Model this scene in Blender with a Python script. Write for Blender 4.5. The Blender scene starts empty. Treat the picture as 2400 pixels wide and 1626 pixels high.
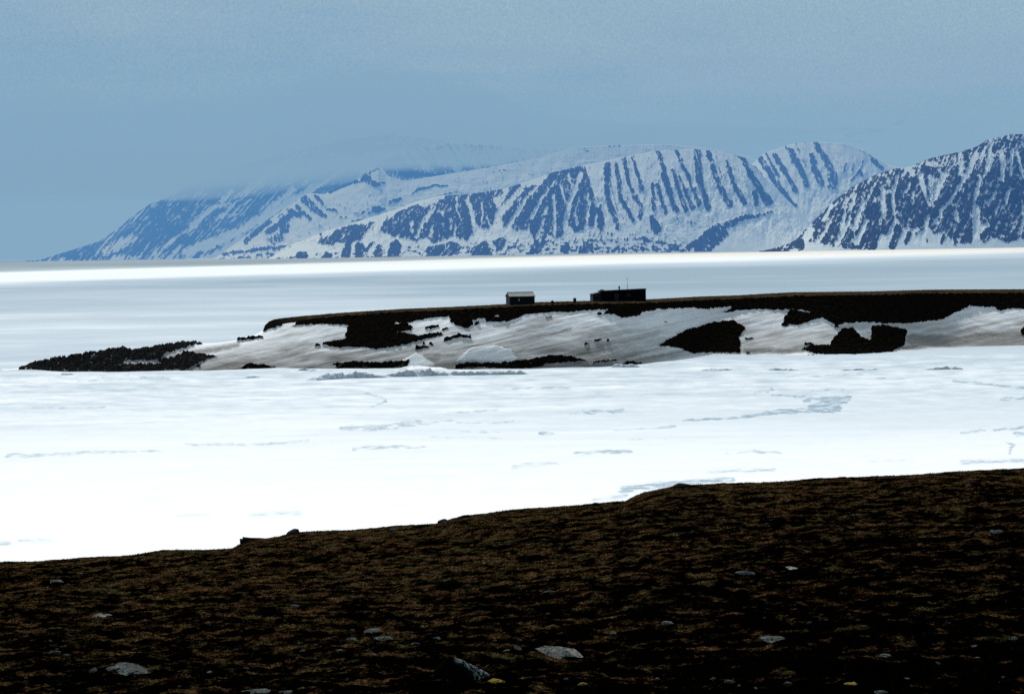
import bpy, bmesh, math, random
import numpy as np
from mathutils import Matrix, Vector

random.seed(7)
RNG = np.random.default_rng(11)
scene = bpy.context.scene
COL = scene.collection

# ------------------------------------------------------------------ camera
F = 6805.0                      # focal length in pixels of the 2400 px wide photograph
CH = 20.0                       # eye height over the sea ice
PITCH = math.atan(226.0 / F)
ROLL = 0.0165
cp, sp, cr, sr = math.cos(PITCH), math.sin(PITCH), math.cos(ROLL), math.sin(ROLL)
FW = np.array([0, cp, -sp]); R0 = np.array([1.0, 0, 0]); U0 = np.array([0, sp, cp])
RT = cr * R0 - sr * U0
UP = sr * R0 + cr * U0
cam_d = bpy.data.cameras.new("camera")
cam = bpy.data.objects.new("camera", cam_d); COL.objects.link(cam)
cam.matrix_world = Matrix(((RT[0], UP[0], -FW[0], 0), (RT[1], UP[1], -FW[1], 0), (RT[2], UP[2], -FW[2], CH), (0, 0, 0, 1)))
cam_d.sensor_width = 36.0
cam_d.lens = 36.0 * F / 2400.0
cam_d.clip_start = 0.5
cam_d.clip_end = 200000.0
scene.camera = cam


def t_of(px, py):
    """direction of a point of view as slopes (x per y, z per y)"""
    sx = (np.asarray(px, float) - 1200.0) / F
    sy = (813.0 - np.asarray(py, float)) / F
    dx = FW[0] + sx * RT[0] + sy * UP[0]
    dy = FW[1] + sx * RT[1] + sy * UP[1]
    dz = FW[2] + sx * RT[2] + sy * UP[2]
    return dx / dy, dz / dy


def proj(x, y, z):
    z = z - CH
    f = x * FW[0] + y * FW[1] + z * FW[2]
    a = x * RT[0] + y * RT[1] + z * RT[2]
    b = x * UP[0] + y * UP[1] + z * UP[2]
    return 1200.0 + F * a / f, 813.0 - F * b / f


# ------------------------------------------------------------------ noise
def _perm(seed):
    r = np.random.default_rng(seed)
    p = r.permutation(256)
    ang = r.random(256) * 2 * np.pi
    return np.concatenate([p, p]).astype(np.int32), np.cos(ang), np.sin(ang)


_PC = {}


def perlin(x, y, seed=0):
    if seed not in _PC:
        _PC[seed] = _perm(seed)
    p, gx, gy = _PC[seed]
    x = np.asarray(x, float); y = np.asarray(y, float)
    xi = np.floor(x).astype(np.int64); yi = np.floor(y).astype(np.int64)
    xf = x - xi; yf = y - yi
    xi = (xi & 255).astype(np.int32); yi = (yi & 255).astype(np.int32)
    u = xf * xf * xf * (xf * (xf * 6 - 15) + 10)
    v = yf * yf * yf * (yf * (yf * 6 - 15) + 10)
    x1 = (xi + 1) & 255; y1 = (yi + 1) & 255

    def g(ix, iy, dx, dy):
        h = p[p[ix] + iy]
        return gx[h] * dx + gy[h] * dy
    a = g(xi, yi, xf, yf); b = g(x1, yi, xf - 1, yf)
    c = g(xi, y1, xf, yf - 1); d = g(x1, y1, xf - 1, yf - 1)
    return 1.5 * ((a + u * (b - a)) * (1 - v) + (c + u * (d - c)) * v)


def fbm(x, y, seed=0, octs=4, gain=0.5, lac=2.03):
    s = 0.0; a = 1.0; n = 0.0
    for k in range(octs):
        s = s + a * perlin(x * lac ** k, y * lac ** k, seed + k)
        n += a; a *= gain
    return s / n * 1.4


def sstep(a, b, x):
    t = np.clip((x - a) / (b - a), 0, 1)
    return t * t * (3 - 2 * t)


def ZM(ox, oy, s):
    """reads coordinates noted in an enlarged view of the photograph"""
    return lambda *pts: [(ox + x / s, oy + y / s) for x, y in pts]


def poly_sd(px, py, poly):
    """signed distance (px), positive inside"""
    P = np.array(poly, float)
    d = np.full(px.shape, 1e9); inside = np.zeros(px.shape, bool)
    n = len(P)
    for i in range(n):
        ax, ay = P[i]; bx, by = P[(i + 1) % n]
        ex, ey = bx - ax, by - ay
        L = ex * ex + ey * ey + 1e-9
        t = np.clip(((px - ax) * ex + (py - ay) * ey) / L, 0, 1)
        d = np.minimum(d, (px - ax - t * ex) ** 2 + (py - ay - t * ey) ** 2)
        c = ((ay > py) != (by > py)) & (px < ex * (py - ay) / (ey + (1e-12 if ey == 0 else 0)) + ax)
        inside ^= c
    d = np.sqrt(d)
    return np.where(inside, d, -d)


def stroke_sd(px, py, pts, w0, w1=None):
    """signed distance to a tapered stroke, positive inside"""
    w1 = w0 if w1 is None else w1
    best = np.full(px.shape, -1e9)
    P = np.array(pts, float)
    if len(P) == 1:
        P = np.vstack([P, P + 0.01])
    seg = np.hypot(*(P[1:] - P[:-1]).T); tot = seg.sum() + 1e-9; acc = 0
    for i in range(len(P) - 1):
        ax, ay = P[i]; bx, by = P[i + 1]
        ex, ey = bx - ax, by - ay
        t = np.clip(((px - ax) * ex + (py - ay) * ey) / (ex * ex + ey * ey + 1e-9), 0, 1)
        d = np.hypot(px - ax - t * ex, py - ay - t * ey)
        w = w0 + (w1 - w0) * (acc + t * seg[i]) / tot
        best = np.maximum(best, w * 0.5 - d)
        acc += seg[i]
    return best


# ------------------------------------------------------------------ object helpers
def link(o, kind=None, label=None, cat=None, group=None, parent=None):
    COL.objects.link(o)
    if parent is not None:
        o.parent = parent
    if kind: o["kind"] = kind
    if label: o["label"] = label
    if cat: o["category"] = cat
    if group: o["group"] = group
    return o


def mesh_np(name, verts, faces, mat=None, smooth=True, attrs=None):
    me = bpy.data.meshes.new(name)
    v = np.ascontiguousarray(verts, dtype=np.float32)
    f = np.ascontiguousarray(faces, dtype=np.int32)
    k = f.shape[1]
    me.vertices.add(len(v)); me.vertices.foreach_set("co", v.ravel())
    me.loops.add(f.size); me.loops.foreach_set("vertex_index", f.ravel())
    me.polygons.add(len(f))
    me.polygons.foreach_set("loop_start", np.arange(0, f.size, k, dtype=np.int32))
    me.polygons.foreach_set("loop_total", np.full(len(f), k, dtype=np.int32))
    me.polygons.foreach_set("use_smooth", np.full(len(f), smooth))
    me.update(calc_edges=True)
    for nm, arr in (attrs or {}).items():
        a = me.attributes.new(nm, 'FLOAT', 'POINT')
        a.data.foreach_set("value", np.ascontiguousarray(arr, dtype=np.float32).ravel())
    if mat: me.materials.append(mat)
    return me


def grid_faces(nr, nc):
    i = np.arange(nr - 1)[:, None] * nc + np.arange(nc - 1)[None, :]
    return np.stack([i, i + 1, i + nc + 1, i + nc], -1).reshape(-1, 4)


def grid_mesh(name, X, Y, Z, mat, attrs=None, smooth=True):
    v = np.stack([X, Y, Z], -1).reshape(-1, 3)
    return mesh_np(name, v, grid_faces(*X.shape), mat, smooth, attrs)


def obj(name, me, **kw):
    return link(bpy.data.objects.new(name, me), **kw)


# ------------------------------------------------------------------ materials
class N:
    def __init__(s, name, spec=0.0, rough=0.9):
        s.m = bpy.data.materials.new(name); s.m.use_nodes = True
        s.t = s.m.node_tree; s.b = s.t.nodes["Principled BSDF"]
        s.b.inputs["Roughness"].default_value = rough
        s.b.inputs["Specular IOR Level"].default_value = spec

    def node(s, kind, **kw):
        n = s.t.nodes.new(kind)
        for k, v in kw.items(): setattr(n, k, v)
        return n

    def lk(s, a, b): s.t.links.new(a, b)

    def coord(s, scale=(1, 1, 1), rot=(0, 0, 0)):
        tc = s.node("ShaderNodeTexCoord"); mp = s.node("ShaderNodeMapping")
        mp.inputs["Scale"].default_value = scale; mp.inputs["Rotation"].default_value = rot
        s.lk(tc.outputs["Object"], mp.inputs["Vector"]); return mp.outputs["Vector"]

    def noise(s, vec, scale, detail=4, rough=0.55, dist=0.0):
        n = s.node("ShaderNodeTexNoise")
        n.inputs["Scale"].default_value = scale; n.inputs["Detail"].default_value = detail
        n.inputs["Roughness"].default_value = rough; n.inputs["Distortion"].default_value = dist
        if vec is not None: s.lk(vec, n.inputs["Vector"])
        return n.outputs["Fac"]

    def attr(s, name):
        a = s.node("ShaderNodeAttribute"); a.attribute_name = name
        return a.outputs["Fac"]

    def math(s, op, a, b=None, clamp=False):
        n = s.node("ShaderNodeMath", operation=op); n.use_clamp = clamp
        for i, v in enumerate((a, b)):
            if v is None: continue
            if isinstance(v, (int, float)): n.inputs[i].default_value = v
            else: s.lk(v, n.inputs[i])
        return n.outputs[0]

    def maprange(s, v, a, b, c=0.0, d=1.0):
        n = s.node("ShaderNodeMapRange"); n.interpolation_type = 'SMOOTHSTEP'
        s.lk(v, n.inputs["Value"])
        for nm, q in (("From Min", a), ("From Max", b), ("To Min", c), ("To Max", d)): n.inputs[nm].default_value = q
        return n.outputs["Result"]

    def mix(s, fac, a, b):
        n = s.node("ShaderNodeMix", data_type='RGBA')
        for i, v in ((0, fac), (6, a), (7, b)):
            if isinstance(v, (int, float)): n.inputs[i].default_value = v
            elif isinstance(v, (tuple, list)): n.inputs[i].default_value = (*v, 1)
            else: s.lk(v, n.inputs[i])
        return n.outputs[2]

    def ramp(s, fac, *stops):
        n = s.node("ShaderNodeValToRGB"); e = n.color_ramp.elements
        while len(e) < len(stops): e.new(0.5)
        for q, (p, c) in zip(e, stops): q.position = p; q.color = (*c, 1)
        s.lk(fac, n.inputs["Fac"]); return n.outputs["Color"]

    def bump(s, h, strength=0.5, dist=0.1):
        n = s.node("ShaderNodeBump"); n.inputs["Strength"].default_value = strength
        n.inputs["Distance"].default_value = dist
        s.lk(h, n.inputs["Height"]); s.lk(n.outputs["Normal"], s.b.inputs["Normal"])

    def color(s, c):
        if isinstance(c, (tuple, list)): s.b.inputs["Base Color"].default_value = (*c, 1)
        else: s.lk(c, s.b.inputs["Base Color"])
        return s.m


def mat_flat(name, c, var=0.35, scale=3.0, spec=0.1, rough=0.85):
    n = N(name, spec, rough)
    f = n.noise(n.coord(), scale, 6, 0.6)
    d = tuple(q * (1 - var) for q in c); e = tuple(min(1, q * (1 + var)) for q in c)
    n.bump(f, 0.3, 0.02)
    return n.color(n.ramp(f, (0.3, d), (0.7, e)))


# ------------------------------------------------------------------ world and sun
SUN_EL, SUN_AZ = math.radians(38), math.radians(-14)     # ahead of the camera, a little to the left
w = bpy.data.worlds.new("World"); scene.world = w; w.use_nodes = True
nt = w.node_tree; nt.nodes.clear()


def wn(kind, **kw):
    n = nt.nodes.new(kind)
    for k, v in kw.items(): setattr(n, k, v)
    return n


def wmath(op, a, b=None):
    n = wn("ShaderNodeMath", operation=op)
    for i, v in enumerate((a, b)):
        if v is None: continue
        if isinstance(v, (int, float)): n.inputs[i].default_value = v
        else: nt.links.new(v, n.inputs[i])
    return n.outputs[0]


sky = wn("ShaderNodeTexSky"); sky.sky_type = 'NISHITA'; sky.sun_disc = False
sky.sun_elevation = SUN_EL; sky.sun_rotation = SUN_AZ
bg1 = wn("ShaderNodeBackground"); bg1.inputs["Strength"].default_value = 0.08
nt.links.new(sky.outputs[0], bg1.inputs["Color"])
tc = wn("ShaderNodeTexCoord"); sep = wn("ShaderNodeSeparateXYZ")
nt.links.new(tc.outputs["Generated"], sep.inputs[0])
mp = wn("ShaderNodeMapping"); mp.inputs["Scale"].default_value = (7, 7, 62); mp.inputs["Rotation"].default_value = (0, 0.02, 0)
nt.links.new(tc.outputs["Generated"], mp.inputs["Vector"])
nz = wn("ShaderNodeTexNoise"); nz.inputs["Scale"].default_value = 1.6; nz.inputs["Detail"].default_value = 6
nz.inputs["Roughness"].default_value = 0.52; nz.inputs["Distortion"].default_value = 0.35
nt.links.new(mp.outputs[0], nz.inputs["Vector"])
mp2 = wn("ShaderNodeMapping"); mp2.inputs["Scale"].default_value = (11, 11, 30); mp2.inputs["Location"].default_value = (3.1, 0, 0.4)
nt.links.new(tc.outputs["Generated"], mp2.inputs["Vector"])
nz2 = wn("ShaderNodeTexNoise"); nz2.inputs["Scale"].default_value = 1.0; nz2.inputs["Detail"].default_value = 3
nt.links.new(mp2.outputs[0], nz2.inputs["Vector"])
nz3 = wn("ShaderNodeTexNoise"); nz3.inputs["Scale"].default_value = 1300.0; nz3.inputs["Detail"].default_value = 1
nt.links.new(tc.outputs["Generated"], nz3.inputs["Vector"])
rp = wn("ShaderNodeValToRGB")
stops = [(0.0, (.250, .405, .525)), (0.020, (.230, .378, .495)), (0.036, (.228, .375, .488)), (0.055, (.255, .42, .52)), (0.075, (.305, .487, .57)), (0.10, (.330, .525, .60)), (0.3, (.40, .56, .64)), (1.0, (.52, .60, .70))]
e = rp.color_ramp.elements
while len(e) < len(stops): e.new(0.5)
for q, (p, c) in zip(e, stops): q.position = p; q.color = (*c, 1)
# elevation, drawn up or down by the cloud streaks and a little by the side
lift = wmath('MULTIPLY', wmath('SUBTRACT', nz.outputs["Fac"], 0.5), 0.085)
lift = wmath('ADD', lift, wmath('MULTIPLY', wmath('SUBTRACT', nz2.outputs["Fac"], 0.5), 0.075))
side = wmath('MULTIPLY', sep.outputs["X"], 0.13)
nt.links.new(wmath('ADD', wmath('ADD', sep.outputs["Z"], lift), side), rp.inputs["Fac"])
# unseen sky behind the camera is dimmed to keep near faces dark
back = wn("ShaderNodeMapRange"); back.interpolation_type = 'SMOOTHSTEP'
nt.links.new(sep.outputs["Y"], back.inputs["Value"])
for nm, q in (("From Min", -0.75), ("From Max", 0.45), ("To Min", 0.30), ("To Max", 1.0)): back.inputs[nm].default_value = q
bg2 = wn("ShaderNodeBackground")
nt.links.new(rp.outputs[0], bg2.inputs["Color"]); nt.links.new(wmath('MULTIPLY', back.outputs["Result"], wmath('ADD', wmath('MULTIPLY', nz3.outputs["Fac"], 0.80), 0.60)), bg2.inputs["Strength"])
mxs = wn("ShaderNodeMixShader"); mxs.inputs[0].default_value = 0.97
nt.links.new(bg1.outputs[0], mxs.inputs[1]); nt.links.new(bg2.outputs[0], mxs.inputs[2])
wo = wn("ShaderNodeOutputWorld"); nt.links.new(mxs.outputs[0], wo.inputs["Surface"])

sl = bpy.data.lights.new("sun", 'SUN'); sl.energy = 4.3; sl.angle = math.radians(4); sl.color = (1.0, 0.985, 0.95)
so = bpy.data.objects.new("sun", sl); COL.objects.link(so)
sd = Vector((math.sin(SUN_AZ) * math.cos(SUN_EL), math.cos(SUN_AZ) * math.cos(SUN_EL), math.sin(SUN_EL)))
so.rotation_euler = sd.to_track_quat('Z', 'Y').to_euler()
so.location = sd * 100


# ------------------------------------------------------------------ haze and low cloud (real volumes)
def vol_mat(name, sig, air):
    m = bpy.data.materials.new(name); m.use_nodes = True; t = m.node_tree; t.nodes.clear()
    ab = t.nodes.new("ShaderNodeVolumeAbsorption"); em = t.nodes.new("ShaderNodeEmission")
    ad = t.nodes.new("ShaderNodeAddShader"); out = t.nodes.new("ShaderNodeOutputMaterial")
    mx = max(sig) * 1.05
    ab.inputs["Density"].default_value = mx
    ab.inputs["Color"].default_value = (*[1 - s / mx for s in sig], 1)
    e = [s * a for s, a in zip(sig, air)]; k = max(e)
    em.inputs["Color"].default_value = (*[q / k for q in e], 1); em.inputs["Strength"].default_value = k
    t.links.new(ab.outputs[0], ad.inputs[0]); t.links.new(em.outputs[0], ad.inputs[1])
    t.links.new(ad.outputs[0], out.inputs["Volume"])
    return m


def box_mesh(name, x0, x1, y0, y1, z0, z1, mat=None):
    v = [(x, y, z) for x in (x0, x1) for y in (y0, y1) for z in (z0, z1)]
    f = [(0, 1, 3, 2), (4, 6, 7, 5), (0, 4, 5, 1), (2, 3, 7, 6), (0, 2, 6, 4), (1, 5, 7, 3)]
    me = bpy.data.meshes.new(name); me.from_pydata(v, [], f); me.update()
    if mat: me.materials.append(mat)
    return me


haze = obj("haze", box_mesh("haze", -32000, 32000, 7200, 70000, -120, 2300,
           vol_mat("haze_air", (2.6e-5, 5.6e-5, 11.5e-5), (.225, .402, .555))), kind="structure", label="blue air haze over the frozen sound")
# stratus that hangs on the mountain tops: a slab with an uneven underside
nx, ny = 150, 30
gx = np.linspace(-11000, 2300, nx); gy = np.linspace(16000, 21800, ny)
X, Y = np.meshgrid(gx, gy)
base = 425 + 110 * sstep(-2400, -600, X) + 170 * sstep(-500, 1700, X) + 70 * fbm(X / 1100, Y / 1600, 90, 5, .6)
stratus = vol_mat("stratus", (3.2e-4, 3.2e-4, 3.2e-4), (.226, .370, .482))
for li, thick in enumerate((190, 380, 640)):
    taper = sstep(2200, -900, X)
    topz = base + 1 + np.clip(thick * (1 + .45 * fbm(X / 1700, Y / 2500, 96 + 5 * li, 4)), 40, 1200) * taper * sstep(-11000, -6000, X) * (0.04 + 0.96 * sstep(15600, 20200, Y))
    v = np.concatenate([np.stack([X, Y, np.minimum(base - 9 * li * taper + 80 * li * sstep(-2200, -3400, X), topz - .5)], -1).reshape(-1, 3), np.stack([X, Y, topz], -1).reshape(-1, 3)])
    gf = grid_faces(ny, nx); n0 = nx * ny
    fs = [tuple(q[::-1]) for q in gf] + [tuple(q + n0) for q in gf]
    rim = [i for i in range(nx)] + [r * nx + nx - 1 for r in range(1, ny)] + [(ny - 1) * nx + i for i in range(nx - 2, -1, -1)] + [r * nx for r in range(ny - 2, 0, -1)]
    for a, b in zip(rim, rim[1:] + rim[:1]): fs.append((a, b, b + n0, a + n0))
    me = bpy.data.meshes.new("low_cloud"); me.from_pydata([tuple(q) for q in v], [], fs); me.update()
    me.materials.append(stratus)
    obj("low_cloud", me, kind="structure", label="low grey cloud hanging on the left mountain tops")


# ------------------------------------------------------------------ sea ice
def ice_attr(px, py):
    """bare blue-grey ice: patches and leads"""
    wx = px + 9 * fbm(px / 70, py / 9, 41, 3)
    wy = py + 2.6 * fbm(px / 45, py / 10, 45, 3)
    melt = np.zeros(px.shape)
    S = [([(15, 1067), (93, 1067), (206, 1059), (382, 1057)], 10, 4, .7), ([(434, 1042), (620, 1041), (723, 1034)], 3, 6, .7),
         ([(805, 1004), (878, 1003), (981, 992)], 11, 15, .9), ([(960, 996), (1074, 982)], 9, 3, .8), ([(1074, 990), (1200, 989)], 3, 5, .8),
         ([(826, 1054), (888, 1047), (996, 1047)], 5, 3, .8), ([(850, 1049), (930, 1047)], 8, 7, .8), ([(1012, 1023), (1172, 1027)], 2, 3, .7), ([(1079, 1010), (1167, 1012)], 3, 3, .7),
         ([(1053, 968), (1167, 961)], 2, 3, .7), ([(847, 917), (888, 930), (908, 938), (878, 953)], 5, 3, .7), ([(700, 918), (847, 916)], 2, 3, .4),
         ([(77, 955), (248, 954)], 3, 4, .6), ([(0, 966), (93, 964)], 2, 2, .5), ([(589, 1207), (702, 1201)], 4, 10, .45), ([(413, 1207), (496, 1206)], 4, 2, .4),
         ([(0, 1273), (20, 1272)], 7, 3, .7), ([(48, 1266), (120, 1265)], 4, 2, .6),
         ([(1338, 967), (1460, 962)], 6, 7, .75), ([(1365, 965), (1440, 964)], 10, 8, .8), ([(1200, 991), (1252, 990)], 4, 2, .6),
         ([(1603, 985), (1716, 979), (1820, 966), (1964, 959)], 3, 14, .95), ([(1820, 966), (1964, 955)], 14, 14, .9), ([(1887, 938), (1985, 936)], 9, 18, .95),
         ([(1900, 955), (1985, 940)], 16, 14, .9), ([(1770, 922), (1806, 915), (1812, 905)], 9, 6, .7), ([(1809, 925), (1928, 933)], 4, 6, .9),
         ([(1876, 915), (1974, 913)], 2, 3, .8), ([(1267, 1016), (1300, 1015)], 7, 2, .8), ([(1437, 1008), (1530, 1004), (1587, 997)], 2, 4, .6),
         ([(1345, 1060), (1400, 1059), (1479, 1059)], 3, 5, .8), ([(1706, 1062), (1770, 1058), (1830, 1060)], 3, 4, .5), ([(1770, 1056), (1790, 1060)], 8, 5, .6),
         ([(1200, 1093), (1308, 1085)], 12, 8, .45), ([(1654, 1106), (1814, 1101)], 3, 4, .5), ([(1458, 1147), (1561, 1134), (1715, 1124)], 14, 10, .75),
         ([(1390, 1171), (1468, 1160)], 5, 6, .45), ([(2232, 892), (2400, 910), (2560, 930)], 4, 5, .95), ([(1820, 884), (2047, 876)], 2, 3, .7),
         ([(2350, 934), (2480, 933)], 7, 6, .9), ([(2253, 1015), (2305, 1008)], 3, 3, .8), ([(2330, 1008), (2480, 994)], 4, 5, .9), ([(2380, 1017), (2430, 1015)], 7, 4, .8),
         ([(2362, 1038), (2375, 1045), (2366, 1063)], 6, 3, .8), ([(2253, 1083), (2480, 1076)], 7, 7, .55), ([(1200, 910), (1334, 907)], 3, 4, .8),
         ([(1665, 901), (1760, 903)], 2, 2, .5), ([(2040, 885), (2110, 886)], 3, 2, .8), ([(2040, 1080), (2150, 1076)], 3, 2, .35),
         ([(60, 880), (150, 883), (300, 878)], 3, 2, .5), ([(330, 884), (400, 889)], 6, 3, .8), ([(20, 905), (110, 903)], 3, 2, .5), ([(180, 893), (320, 890)], 2, 3, .6),
         ([(1480, 1030), (1560, 1027)], 2, 2, .4), ([(560, 992), (640, 988)], 2, 2, .3), ([(250, 1017), (320, 1012)], 2, 2, .35)]
    for pts, a, b, k in S:
        k = k * (1.0 if pts[0][1] < 985 or pts[0][0] > 1250 else .62)
        sdv = stroke_sd(wx, wy * 1.0, pts, a, b)
        melt = np.maximum(melt, k * (0.35 * sstep(-11, 3.0, sdv) + 0.35 * sstep(-4.0, 3.0, sdv) + 0.3 * sstep(-2.0, 1.5, sdv)))
    tex = fbm(px / 26, py / 4.2, 49, 4, .6)
    return np.clip(melt * (0.84 + 1.1 * tex), 0, 1)


txs = np.concatenate([np.linspace(-2.2, -0.31, 22)[:-1], np.linspace(-0.31, -0.19, 60)[:-1], np.linspace(-0.19, 0.19, 1250), np.linspace(0.19, 0.31, 60)[1:], np.linspace(0.31, 2.2, 22)[1:]])
deps = np.concatenate([np.linspace(1100, 760, 60)[:-1], np.linspace(760, 230, 340)[:-1], np.linspace(230, 20, 150)[:-1], np.linspace(20, 1.6, 40)])
Ds = CH * F / deps
TX, DD = np.meshgrid(txs, Ds)
X = TX * DD; Y = DD
rel = np.clip((deps - 240) / 300, 0, 1)[:, None]
Z = 0.10 * fbm(X / 9, Y / 14, 50, 4) * (DD < 900)
PX, PY = proj(X, Y, np.zeros_like(X))
melt = np.zeros_like(X)
m_ = (DD < 650) & (PX > -300) & (PX < 2700)
melt[m_] = ice_attr(PX[m_], PY[m_])
DEP = np.broadcast_to(deps[:, None], X.shape)
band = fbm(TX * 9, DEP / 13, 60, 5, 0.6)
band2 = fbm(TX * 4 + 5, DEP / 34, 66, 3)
# far ice: cloud shadow painted as grey belts, mixed with real grey ice
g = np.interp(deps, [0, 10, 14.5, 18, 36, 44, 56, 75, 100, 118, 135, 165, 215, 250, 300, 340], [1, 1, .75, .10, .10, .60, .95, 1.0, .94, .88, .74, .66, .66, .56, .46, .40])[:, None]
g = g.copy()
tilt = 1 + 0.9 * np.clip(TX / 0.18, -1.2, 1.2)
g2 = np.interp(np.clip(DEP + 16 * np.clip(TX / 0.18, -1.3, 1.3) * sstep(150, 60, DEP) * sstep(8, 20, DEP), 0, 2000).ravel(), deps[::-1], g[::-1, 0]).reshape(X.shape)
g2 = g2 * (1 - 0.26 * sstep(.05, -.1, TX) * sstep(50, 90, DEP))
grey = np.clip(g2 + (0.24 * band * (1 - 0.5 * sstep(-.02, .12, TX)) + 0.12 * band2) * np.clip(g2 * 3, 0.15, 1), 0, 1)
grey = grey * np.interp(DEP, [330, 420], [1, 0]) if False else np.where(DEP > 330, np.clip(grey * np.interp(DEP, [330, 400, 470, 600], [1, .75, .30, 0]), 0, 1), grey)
# fine drift streaks on the near ice
near = sstep(450, 290, DEP) * sstep(250, 275, DEP)
st = fbm(PX / 80, PY / 6.5, 71, 5, .6)
grey = np.clip(grey + near * (0.30 * st - 0.04), 0, 1)

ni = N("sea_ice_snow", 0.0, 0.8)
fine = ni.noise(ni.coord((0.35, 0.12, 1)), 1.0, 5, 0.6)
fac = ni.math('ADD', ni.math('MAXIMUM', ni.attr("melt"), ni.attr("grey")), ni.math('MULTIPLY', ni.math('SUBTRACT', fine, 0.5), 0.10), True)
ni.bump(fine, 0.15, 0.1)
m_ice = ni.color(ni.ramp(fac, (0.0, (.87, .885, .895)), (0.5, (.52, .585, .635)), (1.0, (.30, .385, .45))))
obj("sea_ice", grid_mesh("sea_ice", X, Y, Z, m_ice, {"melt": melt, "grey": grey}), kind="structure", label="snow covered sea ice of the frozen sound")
# ice outside the fan, out to the horizon on every side
px_, py_ = 90000, 90000
me = bpy.data.meshes.new("ice_shelf")
me.from_pydata([(-px_, -3000, -.6), (px_, -3000, -.6), (px_, py_, -.6), (-px_, py_, -.6)], [], [(0, 1, 2, 3)]); me.update()
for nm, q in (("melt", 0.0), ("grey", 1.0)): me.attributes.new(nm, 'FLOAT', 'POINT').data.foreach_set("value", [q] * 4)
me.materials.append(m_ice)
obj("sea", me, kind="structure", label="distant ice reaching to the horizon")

# ------------------------------------------------------------------ mountains
nm_ = N("mountain_rock_and_snow", 0.0)
v = nm_.coord()
f1 = nm_.noise(v, 0.05, 5, 0.65); f2 = nm_.noise(v, 0.012, 4, 0.6)
r = nm_.math('ADD', nm_.attr("rock"), nm_.math('MULTIPLY', nm_.math('SUBTRACT', f1, 0.5), 0.40))
r = nm_.math('ADD', r, nm_.math('MULTIPLY', nm_.math('SUBTRACT', f2, 0.5), 0.35))
rk = nm_.maprange(r, 0.36, 0.64)
rc = nm_.ramp(f1, (0.35, (.012, .012, .013)), (0.7, (.05, .048, .046)))
sc = nm_.ramp(f2, (0.3, (.47, .60, .715)), (0.7, (.59, .73, .84)))  # snow colour lowered to carry the cloud shadow over the mountains
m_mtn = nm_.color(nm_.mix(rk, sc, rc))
Za = ZM(500, 380, 3.873); Zb = ZM(1000, 380, 3.873); Zr = ZM(1200, 280, 1.937); Zl = ZM(0, 280, 1.937); Zq = ZM(1850, 300, 4.225)


def mountain(label, Df, Dr, skyline, base_fn, ops, step=1.35, rows=150, seed=0, warp=2.2, amp=1.0, power=1.0, fall=0.2, grain=1.0, cr=1.0):
    S = np.array(skyline, float)
    stx, stz = t_of(S[:, 0], S[:, 1])
    o = np.argsort(stx); stx, stz = stx[o], stz[o]
    tx = np.arange(stx[0], stx[-1], step / F)
    tz = np.interp(tx, stx, stz)
    upx = 1200 + tx * F
    tz = tz + (1.3 * fbm(upx / 13, upx * 0, seed + 5, 4)) / F
    zr = np.maximum(CH + Dr * tz, 3.0)
    t = np.concatenate([np.linspace(-0.03, 1, rows), np.linspace(1, 1.9, 26)[1:]])
    T, TXm = np.meshgrid(t, tx, indexing='ij')
    D = Df + T * (Dr - Df)
    prof = np.where(T <= 1, np.sign(T) * np.abs(T) ** power, 1 - 0.10 * (T - 1) - 0.9 * (T - 1) ** 2)
    Zm = zr[None, :] * prof
    Xm = TXm * D
    px, py = proj(Xm, D, Zm)
    wx = px + warp * fbm(px / 9, py / 9, seed + 20, 3); wx = wx + 2.0 * fbm(px / 4.0, py / 10, seed + 27, 3)
    wy = py + warp * fbm(px / 9, py / 9, seed + 24, 3)
    ysky = np.broadcast_to(py[rows - 1][None, :], py.shape)
    ybot = np.broadcast_to(py[0][None, :], py.shape)
    vv = np.clip((ybot - py) / (ybot - ysky + 1e-3), 0, 1)
    rock = base_fn(px, py, vv)
    for kind, sdv, soft, k in ((o_[0], stroke_sd(wx, wy, o_[1], *o_[2]) if o_[2] else poly_sd(wx, wy, o_[1]), o_[3], o_[4]) for o_ in ops):
        a = sstep(-soft, soft, sdv) * k
        rock = rock * (1 - a) + (1.0 if kind == 'r' else 0.0) * a
    rock = np.where(T > 1.02, 0.2, rock)
    mott = fbm(px / 9, py / 8, seed + 30, 4, .6)
    fl = fall(px) if callable(fall) else fall
    q = px - fl * (py - 450) + 5 * fbm(px / 30, py / 30, seed + 33, 2)
    fine = fbm(q / 4.2, py / 22, seed + 34, 3, .6)
    gul = sstep(.13, .02, np.abs(perlin(q / 9, py / 48, seed + 37))) + .8 * sstep(.10, .0, np.abs(perlin(q / 5.5 + 31, py / 30, seed + 38)))
    rock = rock - 0.50 * gul * np.clip(rock, 0, 1) * sstep(-.5, .2, fbm(px / 45, py / 35, seed + 39, 2))
    crest = sstep(.09, .0, np.abs(perlin(q / 8 + 77, py / 34, seed + 41))) * sstep(.0, .35, fbm(px / 36, py / 18, seed + 43, 3))
    rock = rock + 0.55 * crest * np.clip(1 - rock, 0, 1) * (cr(px) if callable(cr) else cr)
    rock = np.clip(rock + (grain * 0.46 * mott + 0.42 * fine) * (1 - np.clip(1 - 2 * rock, 0, 1) * 0.75), -.2, 1.2)
    hz = np.clip(T, 0, 1) * np.clip(1.02 - T, 0, 1) * 4
    Zd = Zm + amp * hz * (14 * (np.clip(rock, 0, 1) - 0.4) + 12 * fbm(px / 22, py / 40, seed + 40, 4)) * np.clip(zr / 200, .1, 1)[None, :]
    obj("mountain", grid_mesh("mountain", Xm, D, Zd, m_mtn, {"rock": rock}), kind="structure", label=label)


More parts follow.
